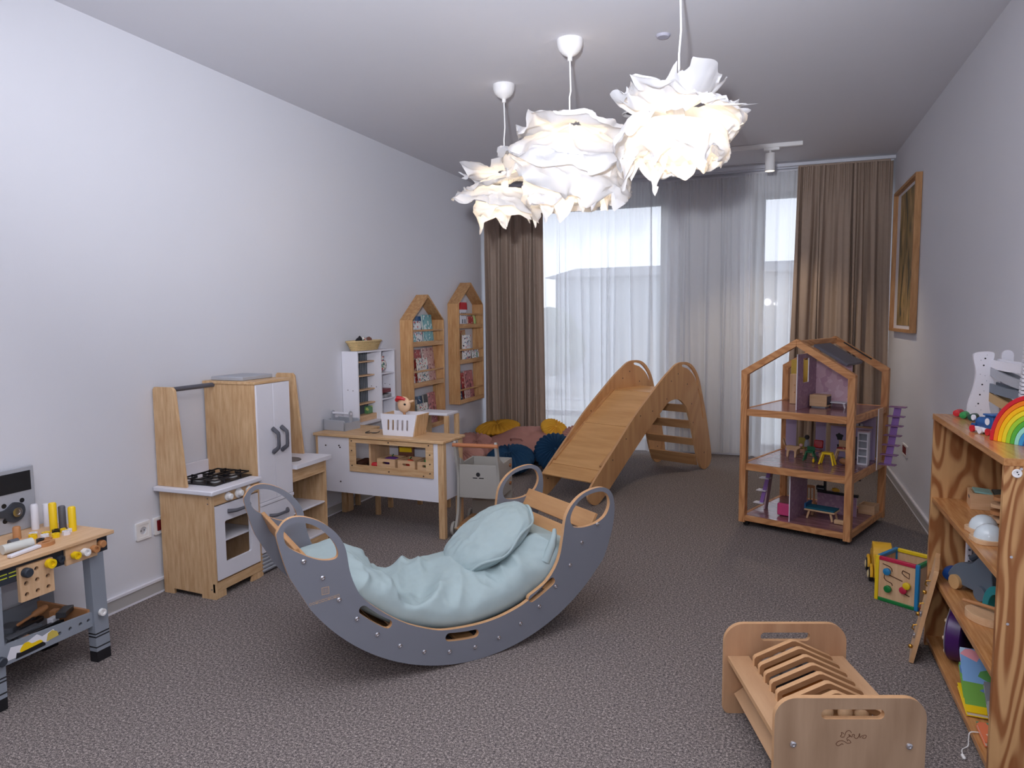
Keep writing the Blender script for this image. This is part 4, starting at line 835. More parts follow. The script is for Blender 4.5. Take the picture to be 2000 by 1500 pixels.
lg = MB().plate(circ(.144, .400, .014, 16), (), (0, .0582, 0), (1, 0, 0), (0, 0, 1), .0012); lg.plate(rrect(.108, .138, .374, .380, .001), (), (0, .0582, 0), (1, 0, 0), (0, 0, 1), .0012); lg.plate(rrect(.150, .182, .374, .380, .001), (), (0, .0582, 0), (1, 0, 0), (0, 0, 1), .0012)
lg.make('printed_logo', BLACK, fp)
MB().plate([(.07, .245), (.36, .245), (.36, .46), (.16, .46), (.09, .50)], (), (.272, 0, 0), (0, 1, 0), (0, 0, 1), .012).make('side_panel', CG, pc_, bev=.002)
MB().plate([(.07, .245), (.36, .245), (.36, .46), (.16, .46), (.09, .50)], (), (.004, 0, 0), (0, 1, 0), (0, 0, 1), .012).make('side_panel', CG, pc_, bev=.002)
MB().box(.016, .272, .348, .360, .245, .46).make('back_panel', CG, pc_); MB().box(.016, .272, .07, .348, .245, .257).make('box_floor', CG, pc_)
MB().box(.004, .284, .335, .36, .05, .25).make('rear_upright', CG, pc_)
MB().box(.0, .288, -.01, .375, .050, .064).make('base_board', BIRCH['x'], pc_, bev=.003)
for x_, s_ in ((-.022, -1), (.292, 1)):
    for y_ in (.02, .345):
        w_ = MB().lathe([(0, 0), (.044, 0), (.047, .004), (.047, .014), (.044, .018), (0, .018)], (x_, y_, .047), (1, 0, 0), 26).make('wheel', CG, pc_)
        MB().cyl((x_+.009-s_*.0, y_, .047), (x_+.009+s_*.012, y_, .047), .010, n=12).make('wheel_hub', STEEL, w_)
for z_ in (.42, .30): MB().lathe([(.012, 0), (.012, .01), (0, .012)], (.284, .30, z_), (1, 0, 0), 14).make('bell', mat('copper_bell', srgb(190, 130, 90), .25, metal=.8), pc_)
# ------------------------------------------------------------------ floor cushions
def velvet(name, c): return mat(name, c, .85, .25, var=.10, vscale=14, bump=.3, bscale=90)
PINKV = velvet('dusty_pink_velvet', srgb(176, 126, 116)); MUST = velvet('mustard_velvet', srgb(196, 142, 40)); NAVV = velvet('petrol_blue_velvet', srgb(28, 64, 96)); SUNV = velvet('yellow_velvet', srgb(226, 172, 60)); ROSEV = velvet('pale_rose_velvet', srgb(190, 140, 128))
def cushion(nm, lab, loc, r, h, m, R, pleats=26):
    o = thing(nm, lab, 'cushion', loc, 0, 'round velvet floor cushions')
    def fn(q, d):
        a = math.atan2(d.y, d.x); rr = math.hypot(d.x, d.y); k = 1+.030*math.cos(pleats*a)*min(1, rr*1.4)
        z = q.z*(1-.35*max(0, 1-rr*3.2))                      # tufted centre
        return Vector((q.x*k, q.y*k, z+math.copysign(.011, q.z)*math.cos(pleats*a)*min(1, 5*rr*(1-rr))))
    MB().ball((0, 0, 0), (r, r, h), 144, 20, R=R, fn=fn).make('cushion_body', m, o, ang=180)
    p = R @ Vector((0, 0, h*.66)); MB().ball(p, (.018, .018, .010), 12, 8, R=R).make('tuft_button', m, o)
bb_ = thing('bean_bag', 'large dusty pink bean bag heaped by the window', 'bean bag', (-2.28, 6.60, 0))
def bagfn(q, d):
    n_ = noise.noise(Vector((d.x*2.1, d.y*2.1, d.z*2.1)))*.05+abs(noise.noise(Vector((d.x*5, d.y*3, d.z*4+3))))*.035
    z = q.z*(1+.25*d.x) if d.z > 0 else q.z*.35
    return Vector((q.x*(1+n_), q.y*(1+n_), z+n_*.5 if d.z > -.2 else z))
MB().ball((0, 0, .085), (.46, .38, .24), 80, 40, fn=bagfn).make('bag_body', PINKV, bb_, ang=180)
MB().tube([(-.06, -.30, .235), (-.05, -.33, .262), (0, -.345, .27), (.05, -.33, .262), (.06, -.30, .235)], .009, 8).make('carry_loop', PINKV, bb_)
cushion('round_cushion', 'mustard velvet cushion lying on the bean bag against the drape', (-2.68, 6.83, .265), .23, .050, MUST, RY(-4) @ RX(8))
cushion('round_cushion', 'dusty pink pleated cushion beside the wall below the far house shelf', (-2.73, 6.36, .16), .21, .075, PINKV, RY(14) @ RX(14))
cushion('round_cushion', 'pale rose pleated cushion on the floor behind the push cart', (-2.66, 5.90, .115), .20, .08, ROSEV, RY(-6) @ RX(18))
cushion('round_cushion', 'petrol blue cushion lying flat on the floor behind the push cart', (-2.22, 5.95, .125), .225, .10, NAVV, RX(16))
cushion('round_cushion', 'petrol blue cushion leaning upright beside the slide', (-1.84, 6.10, .185), .19, .10, NAVV, RY(24) @ RX(48))
cushion('round_cushion', 'bright yellow cushion squeezed between bean bag and slide', (-1.98, 6.55, .32), .14, .05, SUNV, RY(30) @ RX(20))
cushion('round_cushion', 'pale pink ribbed cushion pressed against the slide', (-1.74, 6.46, .24), .15, .08, ROSEV, RY(30) @ RX(50))
# ------------------------------------------------------------------ big rocker
rk = thing('wooden_rocker', 'large grey curved wooden rocker with ring handles on the carpet', 'rocker', (-1.113, 2.599, 0), 51)
ARC = []
for a_ in range(52, -70, -4):
    r_ = .822 if a_ > -60 else .818; ARC.append((r_*math.sin(math.radians(a_)), .8225-r_*math.cos(math.radians(a_))))
RO = [(-.789, .640), (-.783, .670), (-.763, .697), (-.733, .709), (-.693, .705), (-.646, .685), (-.605, .655), (-.571, .617), (-.551, .578), (-.542, .540),
      (-.534, .481), (-.516, .420), (-.484, .362), (-.405, .288), (-.312, .223), (-.207, .175), (-.141, .158), (-.037, .149), (.060, .151), (.150, .167), (.241, .198), (.335, .262), (.396, .342), (.421, .442),
      (.430, .500), (.442, .541), (.473, .584), (.525, .620), (.588, .637), (.642, .636), (.681, .616), (.701, .578), (.707, .528), (.700, .467), (.684, .407)] + ARC
HL = [(-.763, .629), (-.764, .663), (-.747, .685), (-.713, .688), (-.673, .676), (-.633, .649), (-.600, .611), (-.580, .576), (-.575, .546), (-.588, .533), (-.623, .534), (-.664, .548), (-.711, .575), (-.747, .602)]
HR = [(.467, .490), (.460, .521), (.478, .562), (.520, .599), (.578, .617), (.632, .618), (.664, .601), (.678, .568), (.673, .533), (.648, .499), (.599, .477), (.535, .470), (.488, .476)]
def arc_slot(a0, a1, r, hw):
    out = []
    n = 10
    for i in range(n+1): a = math.radians(a0+(a1-a0)*i/n); out.append(((r+hw)*math.sin(a), .8225-(r+hw)*math.cos(a)))
    am = math.radians(a1)
    for i in range(1, 6): t = math.pi*i/6; d = (math.sin(am), -math.cos(am)); tn = (math.cos(am), math.sin(am)); out.append((r*d[0]+hw*(d[0]*math.cos(t)+tn[0]*math.sin(t)), .8225+r*d[1]+hw*(d[1]*math.cos(t)+tn[1]*math.sin(t))))
    for i in range(n, -1, -1): a = math.radians(a0+(a1-a0)*i/n); out.append(((r-hw)*math.sin(a), .8225-(r-hw)*math.cos(a)))
    am = math.radians(a0)
    for i in range(1, 6): t = math.pi*i/6; d = (math.sin(am), -math.cos(am)); tn = (-math.cos(am), -math.sin(am)); out.append((r*d[0]+hw*(-d[0]*math.cos(t)+tn[0]*math.sin(t)), .8225+r*d[1]+hw*(-d[1]*math.cos(t)+tn[1]*math.sin(t))))
    return out
ROC = mat('rocker_grey', srgb(124, 126, 136), .5, var=.03)
hol = [spline(HL, 3), spline(HR, 3), arc_slot(-44, -34, .701, .017), arc_slot(-11, -1.5, .709, .017), arc_slot(22.5, 32.5, .671, .017)]
BOLTS = [(-.700, .545), (-.635, .472), (-.578, .379), (-.513, .291), (-.436, .212), (-.346, .145), (-.246, .095), (-.136, .067), (-.020, .057), (.092, .069), (.199, .105), (.294, .160), (.380, .231), (.457, .312), (.521, .403), (.608, .472)]
for y_ in (.020, .612):
    p_ = MB().plate(spline(RO, 3), hol, (0, y_, 0), (1, 0, 0), (0, 0, 1), .020, 0, 1).make('side_plate', [ROC, EDGE], rk, ang=30)
    for s_, z_ in BOLTS:
        yy = -.0005 if y_ < .1 else .6125; d_ = -1 if y_ < .1 else 1
        MB().lathe([(.0095, 0), (.0085, .003), (.004, .005), (.0035, .0035), (0, .0035)], (s_, yy, z_), (0, d_, 0), 14).make('bolt_head', STEEL, p_)
lgm = mat('engraved_tan', srgb(176, 150, 128), .7)
lo = MB().plate(rrect(-.640, -.612, .408, .436, .001), [rrect(-.637, -.615, .411, .433, .001)], (0, -.0003, 0), (1, 0, 0), (0, 0, 1), .0004, 0)
for q in ((-.632, .422), (-.626, .427), (-.620, .420)): lo.plate(rrect(q[0]-.001, q[0]+.001, .414, .430, 0), (), (0, -.0003, 0), (1, 0, 0), (0, 0, 1), .0004)
lo.make('engraved_emblem', lgm, rk)
for k in range(10):
    x_ = -.681+.0112*k; z_ = .383+.0012*k
    MB().plate(circ(x_, z_, .0050, 12) if k in (0, 1) else rrect(x_-.0045, x_+.0045, z_-.0055, z_+.0055, .001), [circ(x_, z_, .0032, 10) if k in (0, 1, 4) else rrect(x_-.0028, x_+.0028, z_-.0035 if k % 2 else z_, z_+.0038, .0005)], (0, -.0003, 0), (1, 0, 0), (0, 0, 1), .0004).make('engraved_letter', lgm, rk)
for i, (s_, z_) in enumerate(BOLTS):
    a_ = math.atan2(s_, .8225-z_); R = RY(-math.degrees(a_))
    MB().obox((s_, .316, z_+.0), (.088 if i in (0, 15) else .080, .570, .016), R).make('slat', BIRCH['y'], rk, bev=.003)
# pale blue cushion bag lying in the rocker
BAGM = cloth_mat('pale_blue_cotton', srgb(170, 187, 189), .9, .15, 500)
bg_ = thing('pale_blue_floor_bag', 'pale blue crumpled fabric cushion lying inside the grey rocker', 'cushion', (-1.113, 2.599, 0), 51)
def bag_surface(u, v):
    ph = math.radians(-57+108*u); al = 2*math.pi*v
    T = .050+.085*math.sin(math.pi*min(1, u*1.02))**.8+.11*max(0, u-.25)
    if u < .25: T += .03*math.sin(math.pi*u/.25)
    taper = min(1, (u/.08))**.5*min(1, ((1-u)/.07))**.5
    c, s = math.cos(al), math.sin(al)
    c = math.copysign(abs(c)**.6, c); s2 = math.copysign(abs(s)**.7, s)
    y = .316+.286*c*(.55+.45*taper)
    h = T*taper*(.5+.5*s2)
    if s > -.5:
        k = min(1, max(0, s+.5)); q = Vector((u*2.6-y*1.6, y*1.5+u*1.2, 1.7))
        w1 = 1-2*abs(noise.noise(q*1.5)); w2 = 1-2*abs(noise.noise(Vector((u*9-y*5, y*3+u*4, 5.1)))); w3 = 1-2*abs(noise.noise(Vector((u*18+y*9, y*7-u*6, 9.3))))
        h += taper*k*(.034*max(-.6, w1)+.020*w2+.007*w3)
    if .18 < u < .42 and s > 0: h -= .035*math.sin(math.pi*(u-.18)/.24)*min(1, s*1.5)
    r = .727-max(.035*taper*(.5+.5*s2), h)-.004
    return (r*math.sin(ph), y, .8225-r*math.cos(ph))
MB().surf(bag_surface, 200, 110, cv=True).make('bag_body', BAGM, bg_, ang=180)
# the pillow-like upper end of the bag
pz = RY(-30) @ RZ(6) @ RX(-4)
def pil(q, d):
    k = 1+.04*noise.noise(d*2.2)+.02*(1-2*abs(noise.noise(d*3.4+Vector((3, 1, 2)))))
    rr = max(abs(d.x), abs(d.y)); return Vector((q.x*k, q.y*k, q.z*(k+.16*(1-2*abs(noise.noise(d*2.3+Vector((9, 2, 0))))+.4*(1-2*abs(noise.noise(d*5+Vector((1, 2, 7)))))))))
MB().ball((.232, .345, .385), (.235, .225, .066), 120, 60, R=pz, fn=pil).make('bag_hood', BAGM, bg_, ang=180)
seam = [Vector((.232, .345, .385)) + pz @ Vector((.239*math.cos(t*math.pi/30), .229*math.sin(t*math.pi/30), .012*math.sin(t*.7))) for t in range(60)]
MB().tube(seam, .007, 8, closed=True).make('seam_piping', BAGM, bg_)
strap = MB().tube([(.36, .05, .33), (.395, .05, .400), (.415, .06, .440), (.43, .08, .455)], [.022, .018, .012, .009], 10); strap.make('hanging_strap', BAGM, bg_)
# ------------------------------------------------------------------ slide
sl = thing('climbing_slide', 'birch plywood toddler slide with ladder arch by the window', 'slide', (-1.235, 5.087, .008), 67.18)
SO = [(-.072, .08), (-.023, .15), (.096, .25), (.302, .414), (.519, .590), (.748, .743), (.956, .875), (1.073, .938), (1.176, .986), (1.282, .997), (1.391, .983), (1.486, .932), (1.565, .842), (1.627, .703), (1.713, .483), (1.792, .228), (1.82, .114), (1.814, .056), (1.769, .008), (1.688, -.007), (1.628, .021), (1.591, .071), (1.546, .155), (1.505, .267), (1.444, .417), (1.384, .546), (1.328, .617), (1.236, .672), (1.147, .685), (1.044, .668), (.961, .618), (.863, .553), (.72, .461), (.448, .268), (.247, .117), (.137, .039), (.056, -.006), (.003, -.005), (-.049, .028)]
SS = [spline([(1.273, .976), (1.274, .956), (1.356, .937), (1.45, .884), (1.508, .824), (1.536, .777), (1.555, .781), (1.536, .839), (1.468, .909), (1.383, .961)], 2), [(1.545, .744), (1.59, .64), (1.644, .466), (1.664, .464), (1.615, .647), (1.564, .747)]]
for y_ in (.018, .508):
    p_ = MB().plate(spline(SO, 3), SS, (0, y_, 0), (1, 0, 0), (0, 0, 1), .018, 0, 1).make('side_plate', [BIRCH['z'], EDGE], sl, ang=30)
    for s_, z_ in ((1.20, .90), (1.09, .845), (1.36, .80), (1.02, .70), (1.44, .62), (1.47, .45), (.62, .60), (.42, .44), (.24, .30), (.05, .12), (1.68, .15), (.80, .62)):
        MB().cyl((s_, y_-.0185 if y_ < .1 else y_-.0195, z_), (s_, y_-.0165, z_), .006, n=10).make('screw_head', MATS['dark_screw'], p_)
DECK = wood('birch_deck', srgb(222, 174, 120), srgb(198, 148, 94), 'y', .6, .8, rings=.3, ring_scale=3)
MB().bar((.10, .254, .235), (.515, .254, .512), .470, .012).make('slide_panel', DECK, sl); MB().bar((.518, .254, .514), (.93, .254, .745), .470, .012).make('slide_panel', DECK, sl)
MB().bar((-.02, .254, .168), (.105, .254, .232), .472, .012).make('slide_lip', DECK, sl, bev=.002); MB().bar((.93, .254, .748), (1.38, .254, .750), .472, .016).make('platform', DECK, sl, bev=.002)
for y_ in (.028, .480): MB().bar((.12, y_, .262), (.93, y_, .762), .022, .022).make('edge_strip', BIRCH['x'], sl, bev=.002)
for (a_, b_) in (((1.352, .615), (1.386, .545)), ((1.426, .468), (1.458, .392)), ((1.484, .300), (1.510, .235)), ((1.532, .148), (1.576, .045))):
    MB().plate([a_, (a_[0]+.016, a_[1]+.004), (b_[0]+.016, b_[1]+.004), b_], (), (0, .490, 0), (1, 0, 0), (0, 0, 1), .472).make('ladder_rung', BIRCH['y'], sl, bev=.003)
# ------------------------------------------------------------------ dollhouse
dh = thing('dollhouse', 'large open three storey wooden dollhouse on black casters', 'dollhouse', (-.202, 4.896, 0), -22)
DW, DD, EV, AX = .705, .735, 1.036, 1.252; AZ, AXX, AY = ACACIA['z'], ACACIA['x'], ACACIA['y']
for x0 in (0, DW-.042):
    for y0 in (0, DD-.042): MB().box(x0, x0+.042, y0, y0+.042, .030, EV-.012).make('post', AZ, dh, bev=.002)
FLO = bpy.data.materials.new('purple_plank_print'); FLO.use_nodes = True; _nt = FLO.node_tree; _b = _nt.nodes['Principled BSDF']; _b.inputs['Roughness'].default_value = .18
_tc = _nt.nodes.new('ShaderNodeTexCoord'); _mp = _nt.nodes.new('ShaderNodeMapping'); _mp.inputs['Scale'].default_value = (1, 14, 1); _n = _nt.nodes.new('ShaderNodeTexNoise'); _n.inputs['Scale'].default_value = 6; _n.inputs['Detail'].default_value = 4
_cr = _nt.nodes.new('ShaderNodeValToRGB'); _e = _cr.color_ramp.elements; _e[0].position = .35; _e[0].color = srgb(112, 68, 74); _e[1].position = .68; _e[1].color = srgb(168, 122, 128)
_nt.links.new(_tc.outputs['Object'], _mp.inputs[0]); _nt.links.new(_mp.outputs[0], _n.inputs[0]); _nt.links.new(_n.outputs[0], _cr.inputs[0]); _nt.links.new(_cr.outputs[0], _b.inputs[0])
for z_ in (.075, .425, .787):
    MB().box(.02, DW-.02, .02, DD-.02, z_-.010, z_).make('floor_panel', FLO, dh)
    h_ = .042 if z_ > .1 else .034
    for y0 in (.004, DD-.026): MB().box(.042, DW-.042, y0, y0+.022, z_-h_, z_+.002).make('beam', AXX, dh, bev=.002)
    for x0 in (.004, DW-.026): MB().box(x0, x0+.022, .042, DD-.042, z_-h_, z_+.002).make('beam', AY, dh, bev=.002)
for y0 in (.042, DD):
    MB().plate([(0, EV-.012), (.042, EV-.02), (.3525, AX-.046), (.3525, AX), (0, EV+.004)], (), (0, y0, 0), (1, 0, 0), (0, 0, 1), .042).make('rafter', AXX, dh, bev=.002)
    MB().plate([(DW, EV-.012), (DW-.042, EV-.02), (.3525, AX-.046), (.3525, AX), (DW, EV+.004)], (), (0, y0, 0), (1, 0, 0), (0, 0, 1), .042).make('rafter', AXX, dh, bev=.002)
MB().box(.335, .37, .042, DD-.042, AX-.05, AX-.012).make('ridge_beam', AY, dh)
for x_, y_ in ((.035, .05), (DW-.05, .05), (DW-.05, DD-.05), (.05, DD-.05)):
    c_ = MB().lathe([(0, -.016), (.017, -.016), (.0205, -.008), (.0205, .008), (.017, .016), (0, .016)], (x_, y_, .0205), (0, 1, 0), 20).make('caster', BLACK, dh); MB().box(x_-.012, x_+.012, y_-.010, y_+.010, .034, .041).make('caster_fork', BLACK, c_)
SLATE = mat('slate_roof', srgb(96, 94, 106), .5); LILAC = mat('lilac_paint', srgb(190, 172, 206), .5); PURP = mat('purple_paint', srgb(140, 96, 172), .45); PINKW = cover('pink_tile_print', [(206, 170, 184), (190, 150, 168), (216, 186, 198)], 30); VIOW = cover('violet_print', [(164, 128, 150), (150, 112, 136), (180, 146, 164)], 60)
# sloping slate roof panel hung below the ridge, black handle slot on the far rafter
MB().plate([(.38, AX-.055), (.585, AX-.175), (.595, AX-.160), (.385, AX-.040)], (), (0, .52, 0), (1, 0, 0), (0, 0, 1), .30).make('roof_panel', SLATE, dh, bev=.002)
MB().bar((.42, DD-.046, AX-.042), (.60, DD-.046, AX-.152), .006, .018, up=(0, 1, 0)).make('dark_slot', BLACK, dh)
# partitions and printed walls
def wall(o, u, v, w_, h, t, m, hole=None, name='partition'): return MB().plate([(0, 0), (w_, 0), (w_, h), (0, h)], [hole] if hole else (), o, u, v, t, 0, 1).make(name, [m, WHITE], dh)
wall((.300, .16, .787), (0, 1, 0), (0, 0, 1), .34, .36, .006, VIOW, rrect(.10, .20, .17, .33, 0))
wall((.300, .508, .787), (1, 0, 0), (0, 0, 1), .235, .30, .006, PINKW)
wall((.10, .60, .787), (1, 0, 0), (0, 0, 1), .20, .30, .006, mat('mustard_wall', srgb(190, 156, 60), .6))
wall((.315, .05, .075), (0, 1, 0), (0, 0, 1), .30, .308, .006, VIOW)
wall((.40, .66, .425), (1, 0, 0), (0, 0, 1), .25, .30, .006, LILAC); wall((-.0+.05, .66, .425), (1, 0, 0), (0, 0, 1), .075, .318, .006, LILAC); wall((.26, .66, .425), (1, 0, 0), (0, 0, 1), .07, .318, .006, LILAC)
wall((.36, .44, .075), (1, 0, 0), (0, 0, 1), .25, .13, .006, VIOW); MB().box(.36, .62, .425, .447, .205, .222).make('dark_rail', BLACK, dh); MB().box(.40, .415, .43, .444, .222, .33).make('dark_rail', BLACK, dh); MB().box(.40, .63, .43, .444, .318, .330).make('dark_rail', BLACK, dh)
# stairs: outside, purple, up to the top floor; and one inside at the bottom
def stairs(n, p0, p1, w0, w1, bw, m, mt, nm):
    p0 = Vector(p0); p1 = Vector(p1)
    t_ = MB().bar(p0, p1+Vector((0, 0, -.004)), bw, .006, up=(0, 1, 0)).make(nm, m, dh)
    for i in range(n):
        q = p0+(p1-p0)*(i/(n-1)); MB().box(q.x-w0, q.x+w1, q.y-.022, q.y+.030, q.z, q.z+.007).make('step', mt, t_, bev=.002)
stairs(7, (DW+.052, .54, .425), (DW+.062, .70, .785), .050, .050, .042, PURP, mat('dusty_purple', srgb(150, 108, 150), .5), 'outer_stair')
wall((DW-.004, .50, .39), (0, 1, 0), (0, 0, 1), .10, .40, .006, PALE['z'], name='stair_board')
stairs(4, (.050, .25, .110), (.078, .32, .36), .050, .018, .026, PURP, WHITE, 'inner_stair'); MB().plate([(0, 0), (.05, 0), (.15, .30), (.09, .30)], (), (.07, .24, .075), (0, 1, 0), (0, 0, 1), .010).make('stair_side', mat('mauve_board', srgb(170, 140, 150), .5), dh)
stool_l = [(.10, .055, .425)]
def dl(x, y, z=0): 
    p = RZ(-22) @ Vector((x, y, 0)); return (-.202+p.x, 4.896+p.y, z)
# furniture (each a toy of its own)
tv = thing('toy_media_cabinet', 'pale wooden toy cabinet with black screen on the dollhouse top floor', 'toy furniture', dl(.372, .40, .788), -22)
MB().box(-.055, .055, -.045, .045, .008, .085).make('cabinet_body', PALE['x'], tv, bev=.002); MB().box(.055, .057, -.035, .035, .02, .075).make('screen', BLACK, tv); MB().box(-.045, .045, -.035, .035, 0, .008).make('plinth', LGREY, tv)
wd = thing('toy_wardrobe', 'tall pale wooden toy wardrobe on the dollhouse top floor', 'toy furniture', dl(.175, .50, .788), -22)
MB().box(-.035, .035, -.03, .03, 0, .205).make('wardrobe_body', PALE['z'], wd, bev=.002)
for z_ in (.08, .13): MB().cyl((.0, -.030, z_), (.0, -.033, z_), .004, n=10).make('knob', BROWNW, wd)
cb = thing('toy_cot', 'white toy bed frame by the pink tiled dollhouse wall', 'toy furniture', dl(.465, .46, .788), -22)
MB().box(-.06, .06, -.04, .04, .03, .037).make('bed_base', WHITE, cb)
for a in (-1, 1):
    for b_ in (-1, 1): MB().bar((a*.045, b_*.03, .03), (a*.056, b_*.034, 0), .008, .008).make('leg', WHITE, cb)
fpz = thing('toy_fireplace', 'white toy fireplace wall with mantel in the dollhouse middle floor', 'toy furniture', dl(.50, .63, .426), -22)
MB().plate(rrect(-.13, .13, 0, .215, 0), [rrect(.0, .10, .0, .15, .002)], (0, .01, 0), (1, 0, 0), (0, 0, 1), .010).make('chimney_breast', LILAC, fpz); MB().box(0, .10, .012, .016, 0, .15).make('hearth', mat('hearth_grey', srgb(110, 110, 120), .6), fpz); MB().box(-.135, .135, -.022, .014, .215, .226).make('mantel', PALE['x'], fpz)
pf = MB()
for i in range(11): pf.plate(circ(-.07+.020*math.cos(i*2.4)*(i/11)**.5, .140+.022*math.sin(i*2.4)*(i/11)**.5, .009, 8), (), (0, .0002-.0001*i, 0), (1, 0, 0), (0, 0, 1), .001)
pf.plate(rrect(-.072, -.068, .08, .125, 0), (), (0, -.0004, 0), (1, 0, 0), (0, 0, 1), .001); pf.plate([(-.082, .06), (-.058, .06), (-.054, .085), (-.086, .085)], (), (0, -.0004, 0), (1, 0, 0), (0, 0, 1), .001)
pf.make('printed_plant', BLACK, fpz)
ra_ = thing('toy_radio', 'small white toy radio on the dollhouse mantel', 'toy', dl(.45, .625, .6525), -22); MB().box(-.028, .028, -.012, .012, 0, .028).make('radio_body', WHITE, ra_, bev=.002); MB().box(-.018, .018, -.0135, -.012, .006, .022).make('radio_face', BLACK, ra_)
tr_ = thing('toy_books', 'white flat toy block lying on the dollhouse mantel', 'toy', dl(.535, .622, .6525), -22); MB().box(-.045, .045, -.012, .012, 0, .018).make('block_body', WHITE, tr_, bev=.002); MB().box(.02, .03, -.0125, -.012, .002, .016).make('block_mark', DGREY, tr_)
dr_ = thing('toy_wooden_deer', 'pale wooden toy animal standing on the dollhouse middle floor', 'toy animal', dl(.185, .42, .426), -22)
SK = PALE['x']
MB().plate(spline([(-.045, .075), (-.02, .080), (.025, .078), (.055, .082), (.06, .070), (.045, .060), (.035, .045), (.03, 0), (.02, 0), (.018, .042), (-.015, .042), (-.022, 0), (-.034, 0), (-.034, .05), (-.05, .10), (-.058, .125), (-.062, .10)], 3), (), (0, .008, 0), (1, 0, 0), (0, 0, 1), .016).make('animal_body', SK, dr_); MB().ball((.062, 0, .088), .013, 12, 8).make('animal_head', mat('blush_pink', srgb(226, 180, 170), .6), dr_)
def tstool(lab, x, y, m, s=1.0, rz=-22):
    t_ = thing('toy_stool', lab, 'toy stool', dl(x, y, .426), rz, 'little chairs on the dollhouse middle floor')
    MB().box(-.026*s, .026*s, -.018*s, .018*s, .058*s, .070*s).make('seat', m, t_, bev=.003)
    for a in (-1, 1):
        for b_ in (-1, 1): MB().bar((a*.022*s, b_*.014*s, .060*s), (a*.038*s, b_*.020*s, .002), .009*s, .009*s, up=(0, 1, 0)).make('leg', m, t_, bev=.002)
    return t_
gs = tstool('dark green toy stool in front of the dollhouse fireplace', .335, .345, mat('forest_green', srgb(24, 96, 60), .45)); MB().box(-.026, .026, .014, .020, .068, .098).make('backrest', MATS['forest_green'], gs, bev=.003)
tstool('yellow toy stool standing on the dollhouse middle floor', .462, .30, YELLOW, 1.2)
cs = tstool('pale wooden toy chair beside the yellow stool', .50, .47, PALE['z'], 1.25); MB().box(-.03, .03, .018, .026, .085, .14).make('backrest', PALE['x'], cs, bev=.003); MB().box(-.03, .03, -.022, .018, .086, .096).make('seat_pad', CV['red'], cs, bev=.003)
rs = thing('toy_red_seat', 'glossy red toy seat behind the green stool', 'toy furniture', dl(.315, .56, .426), -22); MB().obox((0, 0, .085), (.062, .012, .055), RX(-8)).make('seat_back', mat('glossy_red', srgb(190, 24, 30), .2), rs, bev=.006); MB().box(-.028, .028, -.05, 0, .035, .048).make('seat', mat('rose_seat', srgb(170, 120, 116), .5), rs, bev=.003)
for a in (-1, 1): MB().bar((a*.024, -.025, .036), (a*.030, -.028, .001), .008, .03).make('leg', PALE['z'], rs)
ow = thing('toy_olive_chair', 'olive yellow toy chair behind the wooden animal', 'toy furniture', dl(.20, .56, .426), -22); MB().box(-.032, .032, -.03, .03, .045, .056).make('seat', mat('olive_yellow', srgb(170, 150, 60), .5), ow, bev=.003); MB().box(-.032, .032, .022, .03, .056, .115).make('backrest', MATS['olive_yellow'], ow, bev=.003)
for a in (-1, 1): MB().box(a*.024-.005, a*.024+.005, -.026, .026, 0, .045).make('leg', PALE['z'], ow)
dg_ = thing('toy_grey_figure', 'small grey toy figure with dark curly head on the olive chair', 'toy figure', dl(.232, .57, .482), -22); MB().lathe([(0, 0), (.018, 0), (.016, .03), (.008, .05), (0, .052)], n=14).make('figure_body', LGREY, dg_); MB().ball((0, 0, .066), .017, 12, 8).make('figure_head', mat('dark_curls', srgb(70, 66, 68), .8), dg_)
po = thing('toy_potato', 'brown round wooden toy in front of the pale toy chair', 'toy', dl(.545, .375, .426), -22); MB().ball((0, 0, .022), (.034, .022, .022), 16, 10).make('toy_body', mat('tan_wood', srgb(176, 120, 80), .5), po); MB().cyl((.005, 0, .042), (.005, 0, .047), .014, n=12).make('toy_cap', mat('sage_cap', srgb(120, 130, 120), .5), po)
yt = thing('toy_chick', 'tiny yellow toy under the dark green stool', 'toy', dl(.37, .31, .426), -22); MB().ball((0, 0, .014), (.008, .008, .014), 10, 8).make('toy_body', YELLOW, yt); MB().ball((0, 0, .031), .006, 8, 6).make('toy_head', BROWNW, yt)
sh_ = thing('toy_glass_cabinet', 'white toy shelf cabinet with four compartments by the stairs', 'toy furniture', dl(.635, .455, .426), -22)
MB().plate(rrect(-.032, .032, 0, .215, 0), [rrect(-.025, .025, .012+i*.05, .054+i*.05, 0) for i in range(4)], (0, -.018, 0), (1, 0, 0), (0, 0, 1), .006).make('cabinet_front', WHITE, sh_); MB().box(-.032, .032, .016, .022, 0, .215).make('cabinet_back', LGREY, sh_); MB().box(-.034, .034, -.026, .024, .215, .224).make('cabinet_top', mat('rose_top', srgb(200, 170, 176), .5), sh_)
for a in (-.032, .027): MB().box(a, a+.005, -.018, .016, 0, .215).make('cabinet_side', WHITE, sh_)
